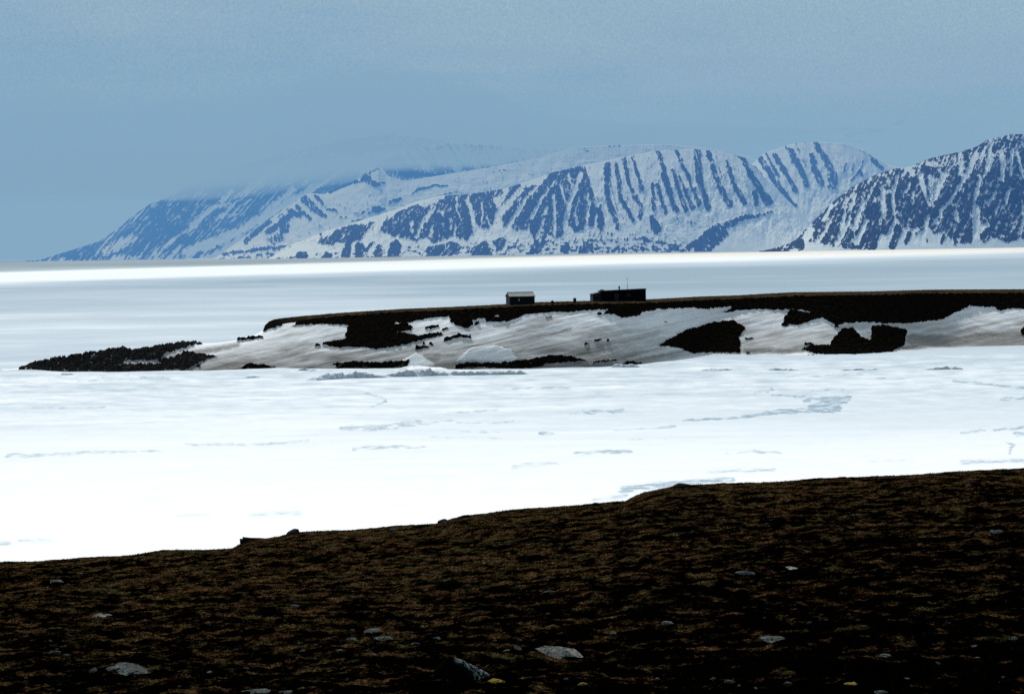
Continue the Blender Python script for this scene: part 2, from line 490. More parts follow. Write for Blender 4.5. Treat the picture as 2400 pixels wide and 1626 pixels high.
def R(pts, w0, w1=None, soft=2.2, k=.86): return ('r', pts, (w0, w1), soft, k)
def W(pts, w0, w1=None, soft=3, k=.95): return ('w', pts, (w0, w1), soft, k)
def RP(pts, soft=3, k=.82): return ('r', pts, None, soft, k)
def WP(pts, soft=3, k=.95): return ('w', pts, None, soft, k)


def ribs(px, py, lam, lean, seed, ref=450.0, L=120.0):
    """rock ribs running down the slope; lean: px sideways per px down"""
    q = px - lean * (py - ref)
    return fbm(q / lam, py / L, seed, 3)


# far left headland, its top lost in cloud
k_ = 1 / 1.937
mountain("far blue mountain running into cloud at left", 19000, 20800,
         [(60, 612), (93, 609), (181, 582), (232, 566), (274, 538), (310, 507), (351, 479), (392, 463), (444, 435), (516, 404), (600, 380), (700, 352), (800, 330), (920, 315), (1040, 330), (1120, 380)],
         lambda px, py, v: 0.84 + 0.30 * ribs(px, py, 17, -0.85, 101, L=150) + 0.42 * ribs(px, py, 6.5, -0.85, 104, L=90) + 0.25 * fbm(px / 60, py / 60, 103, 3) - 0.35 * sstep(.25, 0.0, v) - 0.12 * sstep(.62, 1, v),
         [W(Zl((1050, 330), (870, 490)), 13, 8, 5, .7), W(Zl((1180, 290), (1000, 440)), 9, 6, 5, .6), W(Zl((1330, 320), (1130, 480)), 15, 10, 6, .7),
          W(Zl((1440, 300), (1150, 470), (930, 590)), 14, 14, 5, .8), W(Zl((1100, 500), (850, 600)), 18, 20, 6, .8), W(Zl((600, 540), (480, 600)), 24, 20, 8, .6),
          W(Zl((900, 470), (700, 610)), 8, 12, 5, .6), W(Zl((1560, 230), (1400, 330)), 10, 8, 6, .6), R(Zl((330, 600), (250, 630)), 12, 8, 4, .8), W(Zl((1250, 230), (1000, 400)), 16, 6, 6, .6),
          WP(Zl((1330, 340), (1000, 590), (900, 640), (1100, 640), (1450, 350)), 8, .55), R(Zl((1100, 560), (1330, 400)), 10, 8, 4, .9)],
         seed=1, warp=3, amp=.8, fall=-.85, grain=.45)
# cloud covered slope between
mountain("dim snow streaked mountain half hidden in cloud behind the snow dome", 17900, 18900,
         [(820, 470), (850, 410), (900, 372), (960, 352), (1050, 335), (1150, 340), (1230, 350), (1320, 352), (1420, 375), (1500, 430)],
         lambda px, py, v: 0.46 + 0.5 * ribs(px, py, 15, 0.75, 111),
         [R(Za((1600, 20), (1750, 120)), 26, 14, 6, .8), R(Za((1700, 20), (1850, 110)), 20, 14, 6, .8), R(Za((2000, 20), (2180, 110)), 16, 8, 5, .9), R(Za((1700, 130), (2200, 115)), 6, 5, 4, .8)],
         seed=2, rows=80)
# snow dome with rocky spur at its left
mountain("white snow dome with a dark rocky spur at its left foot", 15900, 17000,
         [(440, 612), (500, 607), (570, 558), (665, 491), (704, 465), (725, 453), (761, 455), (774, 448), (823, 428), (851, 413), (864, 403), (887, 394), (905, 412), (950, 424), (1000, 416), (1145, 393), (1252, 373), (1355, 344), (1448, 341), (1560, 338), (1700, 352), (1800, 384), (1900, 470)],
         lambda px, py, v: 0.10 + 0.25 * fbm(px / 50, py / 5, 121, 3) * (px > 860) + 0.50 * sstep(.30, .05, v) * (px < 760) + 0.5 * fbm(px / 16, py / 7, 125, 3) * sstep(.4, .1, v),
         [R(Za((830, 340), (950, 450), (1010, 490)), 20, 12), R(Za((930, 310), (1010, 400)), 9, 7), R(Za((690, 440), (780, 480)), 14, 14), R(Za((760, 400), (880, 520)), 11, 6),
          R(Za((640, 520), (640, 610)), 28, 24, 5, .9), R(Za((500, 560), (300, 720)), 20, 14), R(Za((720, 470), (500, 640)), 12, 16, 4, .8), R(Za((600, 690), (520, 720)), 22, 16, 6, .7), R(Za((1040, 430), (1120, 450)), 6, 5),
          R(Za((1160, 490), (1210, 490)), 6, 5), R(Za((80, 840), (450, 790), (650, 770)), 9, 9, 5, .8), W(Za((800, 390), (900, 480), (930, 550)), 5, 7, 2.5, .9), W(Za((770, 360), (650, 460), (540, 560), (330, 730)), 4, 5, 2.5, .7),
          R(Za((1060, 270), (1250, 190), (1400, 150)), 7, 9), R(Za((1380, 140), (1450, 200)), 20, 16, 4, .9), R(Za((1450, 205), (1550, 190)), 10, 6), R(Za((1410, 100), (1500, 60)), 6, 5, 3, .8),
          R(Za((1850, 250), (2000, 215), (2120, 215)), 7, 4), R(Za((1770, 300), (1850, 260)), 4, 4, 3, .8), R(Za((2080, 290), (2240, 265)), 3, 3, 3, .7), R(Za((1280, 470), (1450, 430)), 4, 4, 3, .7), R(Za((1600, 370), (1690, 335)), 7, 9, 3, .9),
          R(Za((1470, 440), (1540, 430)), 16, 12), R(Za((1250, 550), (1450, 460)), 3, 4, 2.5, .8), R(Zb((560, 90), (780, 70)), 3, 3, 3, .6), R(Zr((150, 130), (300, 122)), 5, 4, 3, .7), R(Zr((320, 135), (370, 150)), 6, 4, 4, .5), R(Zr((440, 122), (490, 120)), 4, 3, 3, .6),
          R(Zb((600, 560), (1000, 500)), 4, 4, 4, .2), WP(Za((780, 680), (900, 590), (1300, 500), (1150, 590), (950, 690)), 4, .95)],
         seed=3, warp=1.6)
# rear bowl with thin ribs, right of the big face
mountain("pale ribbed mountain wall at the head of the glacier", 14700, 15900,
         [(1600, 470), (1690, 384), (1763, 384), (1794, 357), (1861, 337), (1923, 333), (1975, 336), (2026, 352), (2078, 386), (2110, 394), (2150, 390), (2200, 386), (2300, 420), (2400, 500)],
         lambda px, py, v: 0.12 + 0.34 * ribs(px, py, 13, 0.45, 131, L=80) * sstep(.45, .6, v) + 0.1 * fbm(px / 8, py / 8, 134, 2),
         [R(Zr((1130, 180), (1190, 280), (1260, 365)), 15, 12, 3, .9), R(Zr((1100, 220), (1180, 340)), 12, 8), R(Zr((1190, 160), (1290, 325)), 11, 12, 3, .9), R(Zr((1150, 150), (1210, 260)), 7, 9, 3, .8), R(Zr((1270, 140), (1320, 240), (1335, 300)), 8, 12, 3, .9),
          R(Zr((1240, 120), (1275, 190)), 5, 6, 3, .7), R(Zq((220, 270), (250, 400), (310, 540)), 13, 15, 3, .9), R(Zq((265, 160), (350, 280), (430, 450), (430, 580)), 14, 24, 6, .75), R(Zq((0, 220), (90, 400), (170, 560)), 10, 10, 3, .85),
          R(Zq((740, 300), (700, 420), (620, 520)), 4, 7, 3, .8), R(Zq((700, 420), (720, 470)), 9, 8, 3, .9), R(Zq((820, 320), (920, 400)), 9, 13, 4, .85), R(Zq((640, 370), (610, 460)), 6, 5, 3, .7), R(Zq((560, 360), (540, 440)), 4, 5, 3, .7),
          R(Zq((0, 150), (240, 145)), 3, 3, 2, .6), R(Zq((700, 220), (760, 260), (960, 370)), 3, 3, 2.5, .6), R(Zq((80, 200), (160, 370)), 4, 5, 3, .6), R(Zq((0, 730), (50, 770)), 12, 14, 3, .95)],
         seed=4, rows=120, warp=1.6, fall=.45, cr=.15)
# the big ribbed face in the middle
big = [RP(Za((1520, 600), (1540, 540), (1600, 520), (1680, 450), (1860, 380), (1910, 400), (2030, 370), (2100, 300), (2330, 290)) + Zb((380, 300), (350, 340), (400, 480), (420, 640), (360, 720), (320, 690), (220, 680), (60, 740), (0, 690)) + Za((1930, 690), (1800, 720), (1690, 680), (1560, 660))),
       RP(Zb((390, 300), (480, 260), (690, 240), (690, 300), (600, 330), (640, 430), (600, 560), (540, 610), (440, 570), (430, 450), (385, 330))),
       RP(Zb((750, 230), (850, 190), (860, 210), (760, 320), (700, 370))),
       RP(Zb((690, 480), (780, 370), (900, 230), (1000, 200), (1130, 95), (1250, 65), (1420, 30), (1470, 150), (1530, 340), (1600, 400), (1600, 620), (1560, 630), (1520, 590), (1430, 620), (1340, 640), (1280, 560), (1230, 680), (1180, 690), (1090, 660), (1040, 830), (910, 840), (980, 720), (930, 620), (800, 630), (740, 590), (690, 560)))]
for p_, a_, b_ in [(((1640, 30), (1640, 330), (1740, 600)), 70, 55), (((1720, 20), (1760, 330), (1870, 530)), 45, 50), (((1800, -40), (1830, 180), (1940, 400), (1940, 500)), 40, 45), (((1870, -40), (1960, 260)), 34, 42),
                   (((2050, 200), (2060, 430)), 36, 40), (((2090, 210), (2170, 460)), 42, 45), (((2140, 110), (2250, 430)), 45, 52), (((2050, 500), (2060, 590)), 45, 75), (((1590, 430), (1590, 610)), 55, 50)]:
    big.append(R(Zb(*p_), a_ * .85 / 3.873, b_ * .85 / 3.873, 2.2, .84))
for p_, a_, b_ in [(((730, 235), (790, 420)), 20, 24), (((760, 260), (822, 405)), 16, 24), (((660, 145), (690, 230)), 22, 18), (((840, 140), (850, 280), (890, 400)), 40, 34), (((890, 145), (940, 300), (990, 390)), 26, 32), (((975, 190), (1010, 300), (1055, 380)), 14, 32),
                   (((1045, 170), (1100, 280), (1165, 375)), 26, 48), (((745, 140), (795, 260)), 20, 22), (((800, 250), (850, 400)), 20, 18), (((1100, 330), (1110, 385)), 24, 30), (((1000, 150), (1060, 180)), 10, 14), (((690, 240), (750, 420)), 20, 24)]:
    big.append(R(Zr(*p_), a_ * .85 / 1.937, b_ * .85 / 1.937, 2.2, .84))
for p_, a_, b_ in [(((1170, 170), (1040, 340), (950, 510)), 16, 30), (((1400, 110), (1300, 360), (1250, 600)), 40, 40), (((1100, 110), (900, 340), (800, 500), (740, 600)), 22, 36), (((1080, 430), (1050, 560), (1000, 700)), 26, 28), (((1150, 310), (1160, 480), (1160, 660)), 22, 26),
                   (((1210, 200), (1250, 340), (1290, 370)), 14, 24), (((1460, 290), (1470, 380), (1450, 590)), 20, 26), (((1350, 420), (1360, 580)), 12, 16), (((1540, 460), (1530, 600)), 14, 22), (((1540, 40), (1565, 250), (1550, 400)), 90, 40), (((1610, 420), (1670, 560)), 55, 45),
                   (((500, 380), (510, 500), (490, 590)), 10, 16), (((540, 490), (575, 580)), 10, 14), (((270, 330), (270, 440), (310, 520)), 12, 10), (((75, 420), (0, 540)), 14, 14), (((370, 340), (420, 500), (440, 640)), 24, 44), (((1000, 220), (880, 360)), 10, 8), (((850, 320), (830, 460)), 10, 10), (((60, 590), (30, 680)), 12, 16), (((215, 520), (220, 600)), 18, 8), (((140, 450), (145, 480)), 22, 14),
                   (((1290, 120), (1320, 260)), 30, 8), (((260, 600), (250, 680)), 14, 22)]:
    big.append(W(Zb(*p_), a_ / 3.873, b_ / 3.873, 2.6, .95))
for p_ in [((0, 770), (250, 720), (330, 770), (230, 850), (0, 860)), ((380, 800), (540, 710), (600, 850), (400, 850)), ((590, 710), (720, 670), (710, 780), (640, 810)), ((750, 780), (830, 700), (810, 770)), ((1210, 770), (1300, 730), (1280, 830), (1220, 830)), ((1380, 830), (1440, 730), (1510, 740), (1510, 830))]:
    big.append(RP(Zb(*p_), 4, .8))
big += [RP(Za((930, 740), (1160, 590), (1300, 560), (1470, 545), (1400, 650), (1350, 720), (1050, 750)), 4, .85), R(Za((1230, 740), (1200, 840)), 16, 22), R(Za((1330, 770), (1330, 850)), 22, 22), R(Za((1500, 790), (1500, 850)), 20, 20), R(Za((1650, 760), (1640, 850)), 28, 30), R(Za((790, 850), (830, 850)), 20, 16),
        R(Za((1030, 840), (1050, 850)), 14, 14), R(Za((1450, 740), (1380, 800)), 10, 10), W(Za((1460, 570), (1340, 730)), 6, 8), W(Za((1540, 670), (1420, 800)), 7, 9), W(Za((1680, 660), (1540, 780)), 7, 9), W(Za((1990, 400), (1900, 560), (1850, 680)), 5, 10), W(Za((1990, 590), (1970, 680)), 6, 5), W(Za((1800, 540), (1800, 640)), 9, 6),
        R(Zr((770, 600), (940, 505)), 8, 34, 4, .9), R(Zr((860, 590), (960, 520)), 34, 20, 4, .9), R(Zr((940, 500), (1060, 445), (1180, 425)), 16, 4, 4, .9),
        R(Zr((640, 455), (655, 500)), 12, 24), R(Zr((230, 560), (600, 540)), 3, 4, 4, .55), R(Zr((600, 545), (760, 575)), 7, 6, 4, .6), R(Zr((760, 460), (830, 470)), 4, 4, 4, .5), R(Zr((260, 590), (760, 590)), 7, 7, 5, .5)]
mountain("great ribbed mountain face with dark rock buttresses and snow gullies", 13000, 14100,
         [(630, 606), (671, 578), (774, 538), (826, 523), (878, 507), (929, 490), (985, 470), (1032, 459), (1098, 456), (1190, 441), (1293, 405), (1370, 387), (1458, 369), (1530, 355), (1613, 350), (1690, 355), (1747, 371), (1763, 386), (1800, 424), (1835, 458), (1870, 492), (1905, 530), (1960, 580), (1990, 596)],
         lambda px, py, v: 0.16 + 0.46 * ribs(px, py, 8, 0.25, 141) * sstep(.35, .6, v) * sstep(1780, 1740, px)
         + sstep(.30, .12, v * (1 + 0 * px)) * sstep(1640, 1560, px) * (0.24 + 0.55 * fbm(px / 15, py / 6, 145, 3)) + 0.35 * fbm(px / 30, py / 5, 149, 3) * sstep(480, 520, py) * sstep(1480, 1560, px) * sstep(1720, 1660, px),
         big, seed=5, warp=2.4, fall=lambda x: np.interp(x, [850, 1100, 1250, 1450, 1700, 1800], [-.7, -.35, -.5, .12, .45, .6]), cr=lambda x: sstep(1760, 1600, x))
# right mountain
rt = [W(Zq(*p_), a_ / 4.225, b_ / 4.225, 2.6, k2) for p_, a_, b_, k2 in [
    (((1850, 260), (1750, 480), (1600, 720), (1420, 960)), 50, 22, .95), (((1300, 480), (1330, 600), (1385, 770)), 50, 26, .85), (((1530, 470), (1400, 780)), 80, 30, .9), (((1400, 500), (1400, 700)), 60, 20, .7), (((850, 560), (720, 780), (640, 990)), 20, 60, .95), (((660, 660), (600, 810)), 22, 40, .9),
    (((560, 780), (520, 990)), 24, 36, .9), (((1060, 500), (1020, 700), (1040, 860)), 30, 30, .85), (((930, 640), (930, 880)), 55, 45, .7), (((1230, 640), (1220, 750)), 36, 24, .7), (((1990, 200), (1960, 430)), 40, 50, .8), (((2100, 240), (2110, 520)), 55, 40, .7), (((2210, 190), (2190, 480)), 22, 26, .85),
    (((2250, 240), (2324, 500)), 26, 30, .85), (((2040, 650), (1960, 750)), 28, 30, .85), (((2165, 640), (2150, 740), (2070, 880)), 36, 14, .85), (((1850, 790), (1850, 1150)), 60, 75, .95), (((1650, 830), (1670, 940)), 36, 36, .75), (((420, 770), (340, 910)), 30, 36, .85), (((410, 940), (280, 1130)), 20, 40, .9),
    (((600, 910), (470, 1150)), 40, 50, .95), (((760, 930), (660, 1130)), 44, 60, .95), (((220, 1020), (150, 1110)), 60, 80, .9), (((1960, 960), (1880, 1000)), 40, 70, .8), (((1700, 280), (1700, 460)), 60, 60, .6), (((1380, 360), (1460, 350)), 50, 40, .7), (((1880, 480), (1850, 690)), 40, 40, .6), (((2324, 920), (2280, 1050)), 30, 30, .8),
    (((1380, 880), (1340, 1000)), 26, 40, .85), (((1180, 400), (1220, 460)), 70, 60, .6), (((1190, 560), (1140, 690)), 20, 12, .6)]]
rt += [WP(Zq((850, 1240), (900, 1050), (960, 1060), (1050, 890), (1100, 980), (1300, 1010), (1350, 940), (1420, 1040), (1560, 1060), (1650, 1140), (1820, 1150), (1950, 1150), (2000, 1080), (2160, 1140), (2330, 1090), (2330, 1260), (850, 1260)), 3, .97),
       WP(Zq((-200, 1300), (180, 1130), (420, 1170), (560, 1200), (860, 1210), (2600, 1180), (2600, 1400), (-200, 1400)), 3, .9),
       R(Zq((1080, 1010), (1020, 1170)), 20, 17), R(Zq((1190, 1050), (1160, 1130)), 12, 12), R(Zq((1650, 1140), (1640, 1160)), 9, 9), R(Zq((100, 1130), (110, 1180)), 22, 18), R(Zq((1350, 1090), (1360, 1120)), 8, 6, 3, .6), R(Zq((1530, 1080), (1510, 1130)), 10, 10, 3, .8), R(Zq((550, 1160), (560, 1165)), 10, 10), R(Zq((-60, 1150), (60, 1150)), 4, 8, 4, .8), R(Zq((1250, 1060), (1330, 1000)), 5, 4, 3, .8)]
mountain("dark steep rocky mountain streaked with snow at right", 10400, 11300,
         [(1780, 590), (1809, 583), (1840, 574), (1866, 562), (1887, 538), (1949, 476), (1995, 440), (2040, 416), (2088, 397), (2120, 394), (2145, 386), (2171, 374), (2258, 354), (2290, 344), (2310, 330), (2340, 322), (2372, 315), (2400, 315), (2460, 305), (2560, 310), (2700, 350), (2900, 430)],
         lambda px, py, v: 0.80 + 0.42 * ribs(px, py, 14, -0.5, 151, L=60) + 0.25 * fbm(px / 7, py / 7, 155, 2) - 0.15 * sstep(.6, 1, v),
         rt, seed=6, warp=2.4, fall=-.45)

# ------------------------------------------------------------------ the headland with the huts
shore = np.array([(20, 868), (50, 866), (150, 870), (250, 871), (400, 869), (447, 869), (516, 868), (647, 862), (779, 864), (962, 862), (1065, 866), (1216, 864), (1354, 860), (1500, 857), (1605, 836), (1748, 831), (1945, 832), (2081, 827), (2127, 822), (2275, 811), (2400, 810), (2700, 795), (3000, 790)], float)
skyl = np.array([(20, 871), (38, 868), (50, 864), (75, 855), (150, 843), (205, 834), (251, 827), (289, 821), (310, 827), (344, 822), (413, 811), (475, 806), (509, 803), (558, 796), (600, 783), (617, 774), (621, 762), (630, 754), (644, 748), (688, 743), (716, 740), (800, 733), (941, 724), (1044, 720), (1182, 713), (1268, 708), (1388, 705), (1515, 702), (1643, 695), (1732, 692), (1800, 688), (1860, 685), (2042, 683), (2178, 679), (2400, 678), (2700, 676), (3000, 678)], float)
htx = np.concatenate([np.arange(-0.176, 0.186, 1.25 / F), np.linspace(0.187, 0.30, 120)])
stx, stz = t_of(shore[:, 0], shore[:, 1]); shD = -CH / stz
_g = np.exp(-0.5 * (np.arange(-160, 161) * 1.25 / 62.0) ** 2); _g /= _g.sum()
_fine = np.arange(-0.26, 0.36, 1.25 / F)
_sm = np.convolve(np.interp(_fine, stx, shD), _g, mode='same')
_g2 = np.exp(-0.5 * (np.arange(-60, 61) * 1.25 / 22.0) ** 2); _g2 /= _g2.sum()
_sm2 = np.convolve(np.interp(_fine, stx, shD), _g2, mode='same')
shD_f = np.where(_fine < (480 - 1200) / F, np.interp(_fine, stx, shD), _sm2)
_wt = sstep(1330, 1480, 1200 + htx * F)
hDs = np.interp(htx, _fine, shD_f) * (1 - _wt) + np.interp(htx, _fine, _sm) * _wt
ktx, ktz = t_of(skyl[:, 0], skyl[:, 1])
hsk = np.interp(htx, ktx, ktz)
hu = 1200 + htx * F
# bluff width and plateau depth along the shore
bw = np.interp(hu, [20, 60, 300, 480, 660, 800, 1200, 1700, 2100, 2400, 3000], [2, 4, 11, 15, 19, 20, 18, 21, 22, 26, 30])
pw = np.interp(hu, [20, 300, 560, 700, 900, 1200, 1700, 2400, 3000], [1.5, 5, 8, 16, 30, 44, 60, 75, 80])
lip = np.interp(hu, [20, 560, 616, 621, 637, 671, 700, 740, 900, 1200, 1600, 2400], [1, 2, 4, 13, 21, 15, 15, 12, 11, 11, 12, 12]) / F
hDb = hDs + bw; hDr = hDb + pw
hzb = CH + hDb * (hsk - lip)
hzr = CH + hDr * hsk
_hs = np.convolve(np.pad(hzb[:1600], 20, mode='edge'), np.ones(25) / 25, mode='same')[20:-20]
_w2 = sstep(520, 560, hu[:1600]) * sstep(900, 800, hu[:1600])
hzb[:1600] = hzb[:1600] * (1 - _w2) + _hs * _w2
hzb = np.maximum(hzb, 0.1); hzr = np.maximum(hzr, 0.1)


def head_base(tx, D):
    """height of the headland at slope tx, distance D"""
    a = np.interp(tx, htx, hDs); b = np.interp(tx, htx, hDb); c = np.interp(tx, htx, hDr)
    zb = np.interp(tx, htx, hzb); zr = np.interp(tx, htx, hzr)
    s1 = np.clip((D - a) / (b - a), 0, 1)
    face = zb * s1 ** np.interp(tx, [(1400 - 1200) / F, (1650 - 1200) / F], [0.92, 1.3])
    s2 = np.clip((D - b) / (c - b), 0, 1)
    z = np.where(D <= b, face, zb + (zr - zb) * s2)
    z = np.where(D > c, zr - (D - c) * 0.28 - ((D - c) * .03) ** 2, z)
    z = np.where(D < a, -0.45 * (a - D), z)
    return z


rows_t = np.concatenate([np.linspace(-0.35, 0, 14)[:-1], np.linspace(0, 1, 230)])
rows_p = np.linspace(0, 1, 60)[1:]
rows_r = np.linspace(0, 60, 24)[1:]
Dm = np.concatenate([hDs[None, :] + rows_t[:, None] * bw[None, :], hDb[None, :] + rows_p[:, None] * pw[None, :], hDr[None, :] + rows_r[:, None] + 0 * htx[None, :]], 0)
TXh = np.broadcast_to(htx[None, :], Dm.shape)
Zh = head_base(TXh, Dm)
Xh = TXh * Dm
px, py = proj(Xh, Dm, Zh)
wx = px + 4.5 * fbm(px / 14, py / 7, 201, 5, 0.7); wy = py + 3.4 * fbm(px / 12, py / 6, 205, 5, 0.7)
Hc = ZM(700, 640, 2.905); Hr = ZM(1500, 640, 2.582); Hl = ZM(0, 640, 2.905)
earth = np.zeros(px.shape)
top = Hl((1797, 395), (1850, 383), (1950, 345), (2030, 335), (1990, 362), (2100, 357), (2330, 357)) + \
    Hc((340, 358), (318, 425), (325, 455), (160, 478), (165, 490), (270, 510), (400, 508), (540, 522), (620, 510), (760, 482), (850, 455), (985, 432), (965, 408), (820, 430), (760, 420), (668, 405), (765, 398), (775, 370), (735, 345), (880, 312), (1028, 298), (1032, 345), (1140, 382), (1190, 352), (1180, 328), (1268, 310), (1275, 338), (1430, 337), (1550, 290), (1700, 276), (1850, 270), (2000, 258), (2112, 253), (2070, 285), (2150, 290), (2200, 310), (2324, 292)) + \
    Hr((0, 245), (100, 225), (300, 215), (460, 215), (572, 204), (500, 245), (610, 226), (800, 226), (910, 224), (872, 280), (870, 312), (960, 322), (1060, 284), (1110, 277), (1190, 325), (1240, 305), (1380, 302), (1480, 312), (1630, 308), (1830, 286), (1950, 225), (1990, 205), (2140, 210), (2185, 236), (2240, 216), (2324, 224), (2600, 230), (3400, 220), (3400, -300), (-2600, -300)) + [(617, 600)]
EP = [top,
      Hr((110, 445), (280, 350), (440, 305), (570, 290), (640, 340), (600, 390), (610, 430), (605, 490), (540, 490), (300, 485), (250, 460)),
      Hr((1225, 340), (1290, 335), (1340, 390), (1400, 412), (1398, 330), (1480, 318), (1620, 350), (1600, 440), (1520, 478), (1300, 495), (1150, 497), (1030, 487), (980, 460), (1050, 440), (1150, 440), (1170, 395)),
      Hr((2400, 320), (2324, 330), (2300, 350), (2310, 378), (2400, 390)),
      Hc((230, 622), (380, 608), (560, 612), (760, 603), (745, 635), (600, 648), (270, 655)),
      Hc((1060, 658), (1068, 632), (1150, 615), (1300, 622), (1500, 608), (1600, 590), (1700, 566), (1830, 568), (1970, 600), (1850, 610), (1690, 622), (1640, 640), (1500, 655), (1200, 642)),
      Hc((2200, 625), (2230, 608), (2300, 610), (2400, 622), (2300, 632)),
      Hl((1635, 655), (1690, 620), (1880, 640), (1830, 650)),
      Hl((100, 700), (140, 640), (218, 600), (430, 570), (600, 540), (730, 520), (840, 500), (900, 520), (1000, 500), (1200, 470), (1390, 470), (1250, 520), (1110, 560), (1100, 600), (1270, 548), (1480, 568), (1380, 608), (1250, 668), (1000, 690), (400, 690))]
for q in EP:
    earth = np.maximum(earth, sstep(-1.6, 1.6, poly_sd(wx, wy, q)))
for pts, a, b in [(Hc((870, 378), (950, 366)), 6, 3), (Hc((1000, 455), (1090, 432), (1168, 438)), 8, 4), (Hc((805, 515), (875, 508)), 8, 5), (Hc((850, 482), (858, 488)), 5, 4), (Hc((900, 488), (910, 490)), 5, 4), (Hc((1950, 488), (1975, 484)), 4, 3), (Hc((2020, 465), (2060, 458)), 5, 4), (Hc((2100, 465), (2115, 466)), 4, 3),
                  (Hc((985, 392), (1010, 380)), 5, 4), (Hc((1205, 350), (1225, 342)), 6, 4), (Hc((2040, 285), (2060, 280)), 5, 4), (Hr((1080, 535), (1200, 520), (1260, 500)), 4, 6), (Hr((1200, 520), (1360, 535)), 6, 3), (Hr((1400, 500), (1430, 502)), 3, 2), (Hr((90, 555), (120, 548)), 4, 3), (Hr((640, 405), (680, 400)), 3, 3), (Hr((650, 488), (660, 490)), 3, 2), (Hr((870, 318), (890, 320)), 8, 5), (Hr((1180, 328), (1195, 330)), 5, 4),
                  (Hr((1000, 430), (1050, 435)), 5, 3), (Hr((330, 212), (420, 222)), 3, 3), (Hl((1620, 455), (1780, 440)), 4, 6), (Hl((1010, 690), (1240, 668)), 2, 3), (Hc((120, 495), (140, 497)), 5, 4), (Hc((680, 500), (690, 500)), 5, 3), (Hc((1690, 310), (1720, 305)), 3, 2), (Hr((160, 300), (150, 302)), 3, 2), (Hc((2000, 615), (2160, 598)), 2, 3)]:
    earth = np.maximum(earth, sstep(-1.6, 1.4, stroke_sd(wx, wy, pts, a, b)))
for pts, a, b in [(Hl((815, 635), (960, 605), (1090, 625)), 5, 6), (Hl((860, 618), (1060, 615)), 9, 8), (Hl((1030, 562), (1050, 562)), 3, 3), (Hl((980, 655), (1000, 655)), 0, 0), (Hl((1125, 662), (1220, 662)), 3, 3), (Hc((1340, 300), (1360, 298)), 4, 3), (Hr((920, 222), (1030, 242)), 2, 3), (Hc((660, 345), (700, 350)), 3, 2)]:
    earth = earth * (1 - sstep(-1.4, 1.4, stroke_sd(wx, wy, pts, a, b)))
plateau = sstep(0.0, 0.06, (Dm - hDb[None, :]) / pw[None, :])
earth = np.maximum(earth, plateau * sstep(612, 622, hu)[None, :])
earth = earth * (1 - sstep(.30, .42, fbm(px / 11, py / 4, 261, 4)) * sstep(500, 440, px) * (py > 830))
earth = np.where(Dm < hDs[None, :], np.minimum(earth, sstep(-.12, 0.0, (Dm - hDs[None, :]) / bw[None, :])), earth)
vf = np.clip((Dm - hDs[None, :]) / bw[None, :], 0, 1)
# meltwater dirt on the snow: streaks that run down the bluff toward the left
q = px + 3.2 * (py - 800)
dstreak = fbm((py + 0.22 * px) / 9.0, px / 150, 221, 4, .45)
dirt_shade = np.clip(0.84 - 0.95 * vf + 0.22 * dstreak + 0.30 * fbm(px / 120, py / 30, 225, 3), 0, 1)
dirt_shade = np.clip(dirt_shade - sstep(1480, 1640, px) * (0.05 + 0.4 * sstep(.4, 0, vf) * sstep(2120, 1960, px)), 0, 1)
shade = sstep(0.12, 0.0, vf) * sstep(1470, 1620, px) * sstep(2330, 2200, px)
for pts, a_, b_ in [(Hl((1100, 575), (1400, 530), (1620, 490)), 6, 10), (Hc((860, 560), (1060, 555)), 12, 8), (Hr((640, 470), (980, 465)), 14, 12), (Hr((1650, 400), (1900, 420), (2320, 400)), 30, 44), (Hr((0, 530), (260, 470)), 16, 4), (Hc((1690, 420), (1850, 385)), 3, 2)]:  # first stroke paints the gully shadow between the snow banks
    dirt_shade = np.maximum(dirt_shade, 0.85 * sstep(-9, 6, stroke_sd(wx, wy, pts, a_, b_)))
dirt_shade = np.clip(dirt_shade * (1 - shade * 0.8) + 0.08 * dstreak, 0, 1)
clean = np.maximum(sstep(-6, 6, poly_sd(wx, wy, Hc((1080, 605), (1170, 530), (1330, 510), (1450, 540), (1500, 612)))), sstep(-6, 6, poly_sd(wx, wy, Hc((690, 605), (800, 555), (920, 625), (760, 660)))))
dirt_shade = dirt_shade * (1 - clean)
rough = fbm(Xh * 1.3, Dm * 1.0, 231, 5, 0.6) * 0.30
sculpt = fbm((py + 0.22 * px) / 9.0, px / 130, 241, 3) * 0.06 + 0.25 * fbm(Xh / 9, Dm / 7, 245, 3)
fade = sstep(-0.05, .06, (Dm - hDs[None, :]) / bw[None, :])
edge = 1 - 0.15 * sstep(.9, 1.0, (Dm - hDs[None, :]) / (bw + pw)[None, :]) * sstep(612, 622, hu)[None, :]
plat = sstep(1.0, 1.15, (Dm - hDs[None, :]) / bw[None, :]) * sstep(612, 622, hu)[None, :]
Zh = Zh + fade * edge * ((1 - plat * 0.72) * (rough + 0.10) * earth * (1 + 1.3 * sstep(500, 440, hu) * sstep(50, 110, hu))[None, :] + sculpt * (1 - earth)) + 0.22 * earth * fade * (1 - plat)
Zh = Zh + 0.9 * clean * sstep(0, .3, vf)

